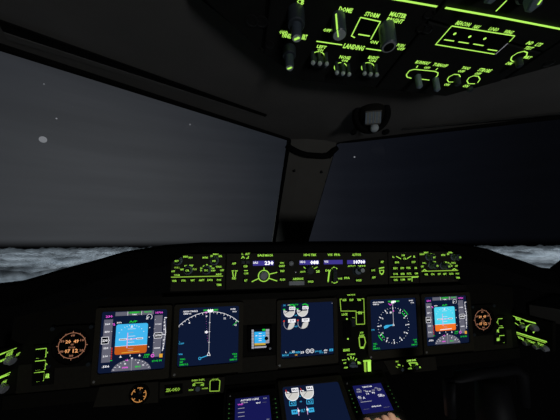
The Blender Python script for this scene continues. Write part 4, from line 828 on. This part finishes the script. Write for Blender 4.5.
# the fitting faces aft and down
t = thing('standby_compass', 'round black standby compass with ribbed glass window hanging above the centre pillar', 'compass', cf, 0, 0, 0)
mb = MB(); mb.lathe(0, 0, [(.040, -.012), (.040, .008), (.036, .012), (.030, .012), (.028, .004), (.0, .003)], 'black', 32); mb.build('bezel', t, True)
mb = MB(); mb.lathe(0, .004, [(.028, .004), (.026, .014), (.019, .022), (.008, .027)], 'panel_dark', 24); mb.build('dome', t, True)
mb = MB()
for i in range(9): x = -.0145+i*.0036; mb.box(x, -.009, .0034, .024, .010, .028+.003*cos(x*90), 'lens_glass' if i % 2 else 'knob_blue', .0012)
mb.box(0, .0035, .034, .003, .010, .030, 'pillar_plastic', .001); mb.box(0, -.0215, .030, .003, .010, .028, 'pillar_plastic', .001); mb.build('glass_window', t)
mb = MB(); mb.ball(.004, -.030, .022, .0092, 'knob_tip', 16); mb.build('adjuster_knob', t, True)
for a, b_ in ((-.037, -.034), (.034, -.038)): mb = MB(); mb.lathe(a, b_, [(.006, -.02), (.006, .004), (.004, .006)], 'black', 12); mb.build('mount_screw', t)

def ceilbar(name, label, x0, y0, x1, y1, sg, h0, mats, ext=1.0):
    a = ceil_hit(x0, y0, sg, 0); b_ = ceil_hit(x1, y1, sg, 0); t = thing(name, label, 'rail', loc=tuple((a+b_)/2)); m_ = (a+b_)/2; d = (b_-a).normalized(); s_ = V3((d.y, -d.x, 0)).normalized()
    a2 = a-d*ext if sg < 0 else a; b2 = b_ if sg < 0 else b_+d*ext
    for nm, off, w, dz, mt in mats:
        mb = MB(); P = []
        for p in (a2, b2):
            taper = 1.0 if (p-(a2 if sg < 0 else b2)).length < .01 else .35
            for o_, z_ in ((off-w/2, .002), (off+w/2, .002), (off+w/2, -dz), (off-w/2, -dz)): P.append(p+s_*o_*taper-m_+V3((0, 0, z_)))
        mb.add(P, [(0, 1, 2, 3), (7, 6, 5, 4), (0, 4, 5, 1), (1, 5, 6, 2), (2, 6, 7, 3), (3, 7, 4, 0)], mt); mb.build(nm, t)
    return t
ceilbar('sun_visor_rail', 'long dark sun visor rail on ceiling along the top of the left windshield', 0, 24, 266, 115, -1, 0, [('channel', 0, .022, .003, 'seal'), ('track', -.022, .016, .003, 'lining')], .0)
ceilbar('sun_visor_rail', 'long thin dark sun visor rail on ceiling along the top of the right windshield', 402, 129, 560, 114.5, 1, 0, [('channel', 0, .006, .003, 'seal'), ('track', .012, .006, .004, 'rail')], .0)

# ================================================================== right control column, nearly lost in the dark
t = thing('control_wheel', 'unlit black control wheel and column in the dark at lower right', 'control wheel', loc=(.30, -.24, .0))
def W_(x, y, z_): return V3((x-.30, y+.24, z_))
mb = MB(); mb.tube([W_(.305, -.22, .02), W_(.305, -.27, .5), W_(.305, -.30, .90)], [.032, .028, .024], 'leather', 12); mb.build('column', t, True)
mb = MB(); mb.tube([W_(.215, -.30, .935), W_(.214, -.30, 1.0), W_(.235, -.30, 1.008), W_(.305, -.30, 1.01), W_(.38, -.30, 1.012), W_(.398, -.30, 1.0), W_(.40, -.30, .935)], [.010, .012, .011, .011, .011, .012, .010], 'leather', 10); mb.build('wheel', t, True)
mb = MB(); mb.tube([W_(.305, -.312, .86), W_(.305, -.316, .93), W_(.305, -.312, 1.0)], [.026, .034, .028], 'leather', 12); mb.build('hub', t, True)

# ================================================================== hand over the right keypad
def skinned(name, chains, parent, mat, base):
    me = bpy.data.meshes.new(name+'_m'); vs = []; es = []; rad = []
    for ch in chains:
        prev = None
        for p in ch:
            if isinstance(p, int): prev = p; continue
            vs.append(p[0]); rad.append(p[1]); 
            if prev is not None: es.append((prev, len(vs)-1))
            prev = len(vs)-1
    me.from_pydata([tuple(v) for v in vs], es, []); o = bpy.data.objects.new(name+'_t', me); COL.objects.link(o)
    sk = o.modifiers.new('s', 'SKIN'); lay = me.skin_vertices[0] if me.skin_vertices else None
    for i, r in enumerate(rad): me.skin_vertices[0].data[i].radius = r if isinstance(r, tuple) else (r, r); me.skin_vertices[0].data[i].use_root = (i == 0)
    ss = o.modifiers.new('u', 'SUBSURF'); ss.levels = 2; ss.render_levels = 2
    dg = bpy.context.evaluated_depsgraph_get(); dg.update(); out = bpy.data.meshes.new_from_object(o.evaluated_get(dg)); out.name = name
    bpy.data.objects.remove(o); out.materials.clear(); out.materials.append(M[mat]); out.polygons.foreach_set('use_smooth', [True]*len(out.polygons))
    ob = bpy.data.objects.new(name, out); COL.objects.link(ob)
    if parent: ob.parent = parent
    return ob
HU, HV = .148, -.118
hand = thing('hand', 'bare hand reaching up to the keys of the right keypad unit', 'hand', PD, HU, HV, .012)
# local coordinates: u right, v up the console, h off it.  right hand, palm down, fingers curled over the keys
wr = V3((-.004, -.115, .036))
pts = []; 
ch = [[(wr+V3((-.03, -.20, .02)), (.036, .032)), (wr+V3((-.012, -.08, .01)), (.031, .026)), (wr, (.027, .019)), (V3((.0, -.085, .036)), (.030, .017)), (V3((.004, -.05, .036)), (.034, .016))]]
ob_root = 4
kn = [(.030, -.012, .044), (.011, -.006, .047), (-.009, -.010, .045), (-.026, -.022, .040)]      # knuckles: index..little mirrored below
fing = []
for i, (x, y, h_) in enumerate(((-.014, -.040, .040), (.005, -.034, .043), (.022, -.032, .042), (.036, -.042, .038))):
    pk = V3(((-.006, .014, .034, .047)[i], (-.004, -.002, .002, -.008)[i], h_-.010)); tip1 = pk+V3((.001, .005, -.016)); tip = tip1+V3((0, -.004, -.010))
    fing.append([4, (V3((x, y, h_)), (.0115, .010)), (pk, (.0100, .0095)), (tip1, (.0088, .0082)), (tip, .0065)])
thumb = [3, (V3((-.026, -.066, .032)), (.014, .012)), (V3((-.040, -.026, .034)), .0125), (V3((-.036, -.004, .030)), (.0125, .0115)), (V3((-.031, .004, .017)), .0105)]
skinned('palm_and_fingers', ch+[thumb]+fing, hand, 'skin', None)
mb = MB(); p0 = wr+V3((-.012, -.07, .01)); mb.tube([p0, p0+V3((-.014, -.10, .008)), p0+V3((-.03, -.20, .015))], [.036, .040, .044], 'cloth_white', 20); mb.build('shirt_cuff', hand, True)

# ================================================================== OUTSIDE
# cloud deck
P4 = radians(-4.1)                                  # nose-up attitude: the true horizon sits below the cockpit's
mb = MB(); na, nr = 520, 170; vs = []; H = 60.0
def puff(x, y):
    p = V3((x/420, y/420, 3.7)); s_ = 0; a = 1
    for k in range(6):
        q = p*(2.05**k)+V3((k*7.1, k*3.3, 0)); s_ += a*(1-abs(noise.noise(q))*1.9); a *= .52
    return s_
for j in range(nr):
    t_ = j/(nr-1); r = 260*(6400/260)**t_
    for i in range(na):
        az = radians(-62+138*i/(na-1)); x = r*sin(az); y = r*cos(az)
        e = puff(x, y); z_ = -H-28-30*min(1, r/5000)+(e-.55)*(26+62*min(1, r/5000))
        z_ -= max(0, (r-5200)/900)**2*90
        vs.append((x, y, z_))
fs = [(j*na+i, j*na+i+1, (j+1)*na+i+1, (j+1)*na+i) for j in range(nr-1) for i in range(na-1)]
m, N, L = nodes('cloud'); o = N.new('ShaderNodeOutputMaterial'); d = N.new('ShaderNodeBsdfDiffuse'); tc = N.new('ShaderNodeTexCoord'); ns = N.new('ShaderNodeTexNoise'); ns.inputs['Scale'].default_value = .006; ns.inputs['Detail'].default_value = 7
rp = N.new('ShaderNodeValToRGB'); rp.color_ramp.elements[0].position = .30; rp.color_ramp.elements[0].color = (.40, .46, .51, 1); rp.color_ramp.elements[1].position = .62; rp.color_ramp.elements[1].color = (.72, .78, .83, 1)
L.new(tc.outputs['Object'], ns.inputs['Vector']); L.new(ns.outputs['Fac'], rp.inputs[0]); L.new(rp.outputs[0], d.inputs[0]); tr = N.new('ShaderNodeBsdfTransparent'); mx = N.new('ShaderNodeMixShader'); sx = N.new('ShaderNodeSeparateXYZ'); zr = N.new('ShaderNodeMapRange'); zr.interpolation_type = 'SMOOTHSTEP'
zr.inputs[1].default_value = -92; zr.inputs[2].default_value = -58; zr.inputs[3].default_value = 1; zr.inputs[4].default_value = .08
L.new(tc.outputs['Object'], sx.inputs[0]); L.new(sx.outputs[2], zr.inputs[0]); L.new(zr.outputs[0], mx.inputs[0]); L.new(tr.outputs[0], mx.inputs[1]); L.new(d.outputs[0], mx.inputs[2]); L.new(mx.outputs[0], o.inputs[0])
mb.add(vs, fs, 'cloud'); cl = mb.build('cloud_deck', None, True); cl.matrix_basis = Matrix.Translation(CAM)@Matrix.Rotation(P4, 4, 'X')
tag(cl, 'moonlit grey blue cloud deck far below the windshields', 'clouds', kind='stuff')

# stars
for (px, py, rr, mt, nm, lb) in ((43, 139.5, 3.4, 'star_glow', 'moon', 'small round grey moon low in the left windshield'), (44, 84, .55, 'star_dim', 'star', 'faint star above the moon in the left windshield'), (56.5, 118.5, .75, 'star_dim', 'star', 'faint star just above and right of the moon'),
        (190, 124.5, .7, 'star_glow', 'star', 'lone faint star at the upper right of the left windshield'), (354.5, 157, .9, 'star_glow', 'star', 'single faint star in the right windshield beside the pillar')):
    D = 6000.0; p = CAM+ray(px, py).normalized()*D*1.0; r = rr*.9/FPX*D*ray(px, py).length**-1
    mb = MB(); 
    n1, n2 = 24, 12; V = []; 
    for j in range(n2+1):
        for i in range(n1): a, b_ = 2*pi*i/n1, pi*j/n2; V.append((r*sin(b_)*cos(a), r*sin(b_)*sin(a), r*cos(b_)))
    mb.add(V, [(j*n1+i, j*n1+(i+1) % n1, (j+1)*n1+(i+1) % n1, (j+1)*n1+i) for j in range(n2) for i in range(n1)], mt); s_ = mb.build(nm, None, True, Matrix.Translation(p)); tag(s_, lb, nm)
# sky
w = bpy.data.worlds.new('night_sky'); SC.world = w; w.use_nodes = True; N = w.node_tree.nodes; L = w.node_tree.links; N.clear()
o = N.new('ShaderNodeOutputWorld'); bg = N.new('ShaderNodeBackground'); tc = N.new('ShaderNodeTexCoord')
gl = ray(95, 205).normalized()
dt = N.new('ShaderNodeVectorMath'); dt.operation = 'DOT_PRODUCT'; dt.inputs[1].default_value = gl
L.new(tc.outputs['Generated'], dt.inputs[0])
rp = N.new('ShaderNodeValToRGB'); cr = rp.color_ramp; cr.interpolation = 'B_SPLINE' if False else 'LINEAR'
def stop(pos, rgb):
    e = cr.elements.new(pos); e.color = lin(*rgb)+(1,)
cr.elements[0].position = 0; cr.elements[0].color = lin(5, 6, 9)+(1,); cr.elements[1].position = 1; cr.elements[1].color = lin(62, 64, 67)+(1,)
for pos, rgb in ((.10, (6, 7, 10)), (.40, (12, 14, 20)), (.60, (20, 22, 28)), (.72, (28, 30, 36)), (.82, (36, 39, 44)), (.92, (49, 51, 55)), (.97, (57, 59, 62))): stop(pos, rgb)
L.new(dt.outputs['Value'], rp.inputs[0])
hn = V3((0, sin(radians(4.1)), cos(radians(4.1))))
el = N.new('ShaderNodeVectorMath'); el.operation = 'DOT_PRODUCT'; el.inputs[1].default_value = hn; L.new(tc.outputs['Generated'], el.inputs[0])
mr = N.new('ShaderNodeMapRange'); mr.interpolation_type = 'SMOOTHSTEP'; mr.inputs[1].default_value = -.006; mr.inputs[2].default_value = .024; L.new(el.outputs['Value'], mr.inputs[0])
# thin high cirrus veils, low contrast
mp = N.new('ShaderNodeMapping'); mp.inputs['Scale'].default_value = (1.2, 1.2, 14); L.new(tc.outputs['Generated'], mp.inputs[0])
nz = N.new('ShaderNodeTexNoise'); nz.inputs['Scale'].default_value = 1.6; nz.inputs['Detail'].default_value = 4; L.new(mp.outputs[0], nz.inputs['Vector'])
m2 = N.new('ShaderNodeMapRange'); m2.inputs[1].default_value = .35; m2.inputs[2].default_value = .7; m2.inputs[3].default_value = .93; m2.inputs[4].default_value = 1.08; L.new(nz.outputs['Fac'], m2.inputs[0])
mu = N.new('ShaderNodeMath'); mu.operation = 'MULTIPLY'; L.new(mr.outputs[0], mu.inputs[0]); L.new(m2.outputs[0], mu.inputs[1])
L.new(rp.outputs[0], bg.inputs[0]); L.new(mu.outputs[0], bg.inputs[1]); L.new(bg.outputs[0], o.inputs[0])
# moonlight from behind the left wing
sd = bpy.data.lights.new('moonlight', 'SUN'); sd.energy = 3.4; sd.angle = radians(6); sd.color = (.86, .94, 1.0)
so = bpy.data.objects.new('moonlight', sd); COL.objects.link(so); so.rotation_euler = V3((-.55, -.75, .62)).to_track_quat('Z', 'Y').to_euler()
# dim unseen fill lamp, added behind the camera to brighten ceiling and knobs
pl = bpy.data.lights.new('aft_fill', 'AREA'); pl.shape = 'DISK'; pl.size = .30; pl.energy = 3.3; pl.color = (.97, .98, 1.0)
po = bpy.data.objects.new('aft_fill', pl); COL.objects.link(po); po.location = (.10, -2.1, .85); po.rotation_euler = (V3((.10, -2.1, .85))-V3((0, -.3, 1.5))).to_track_quat('Z', 'Y').to_euler()
# unseen spot without a fitting, added to brighten the hand on the keypad
sl = bpy.data.lights.new('hand_fill_spot', 'SPOT'); sl.energy = 16.0; sl.spot_size = radians(11); sl.spot_blend = .6; sl.shadow_soft_size = .01; sl.color = (1, .93, .85)
so2 = bpy.data.objects.new('hand_fill_spot', sl); COL.objects.link(so2); so2.location = (.12, -.52, 1.52); tgt = PD.O+PD.U*.17+PD.V*(-.15)
so2.rotation_euler = (V3(so2.location)-tgt).to_track_quat('Z', 'Y').to_euler()

vs_ = SC.view_settings; SC.display_settings.display_device = 'sRGB'; vs_.view_transform = 'Standard'; vs_.look = 'None'; vs_.exposure = 0; vs_.gamma = 1; vs_.use_curve_mapping = False
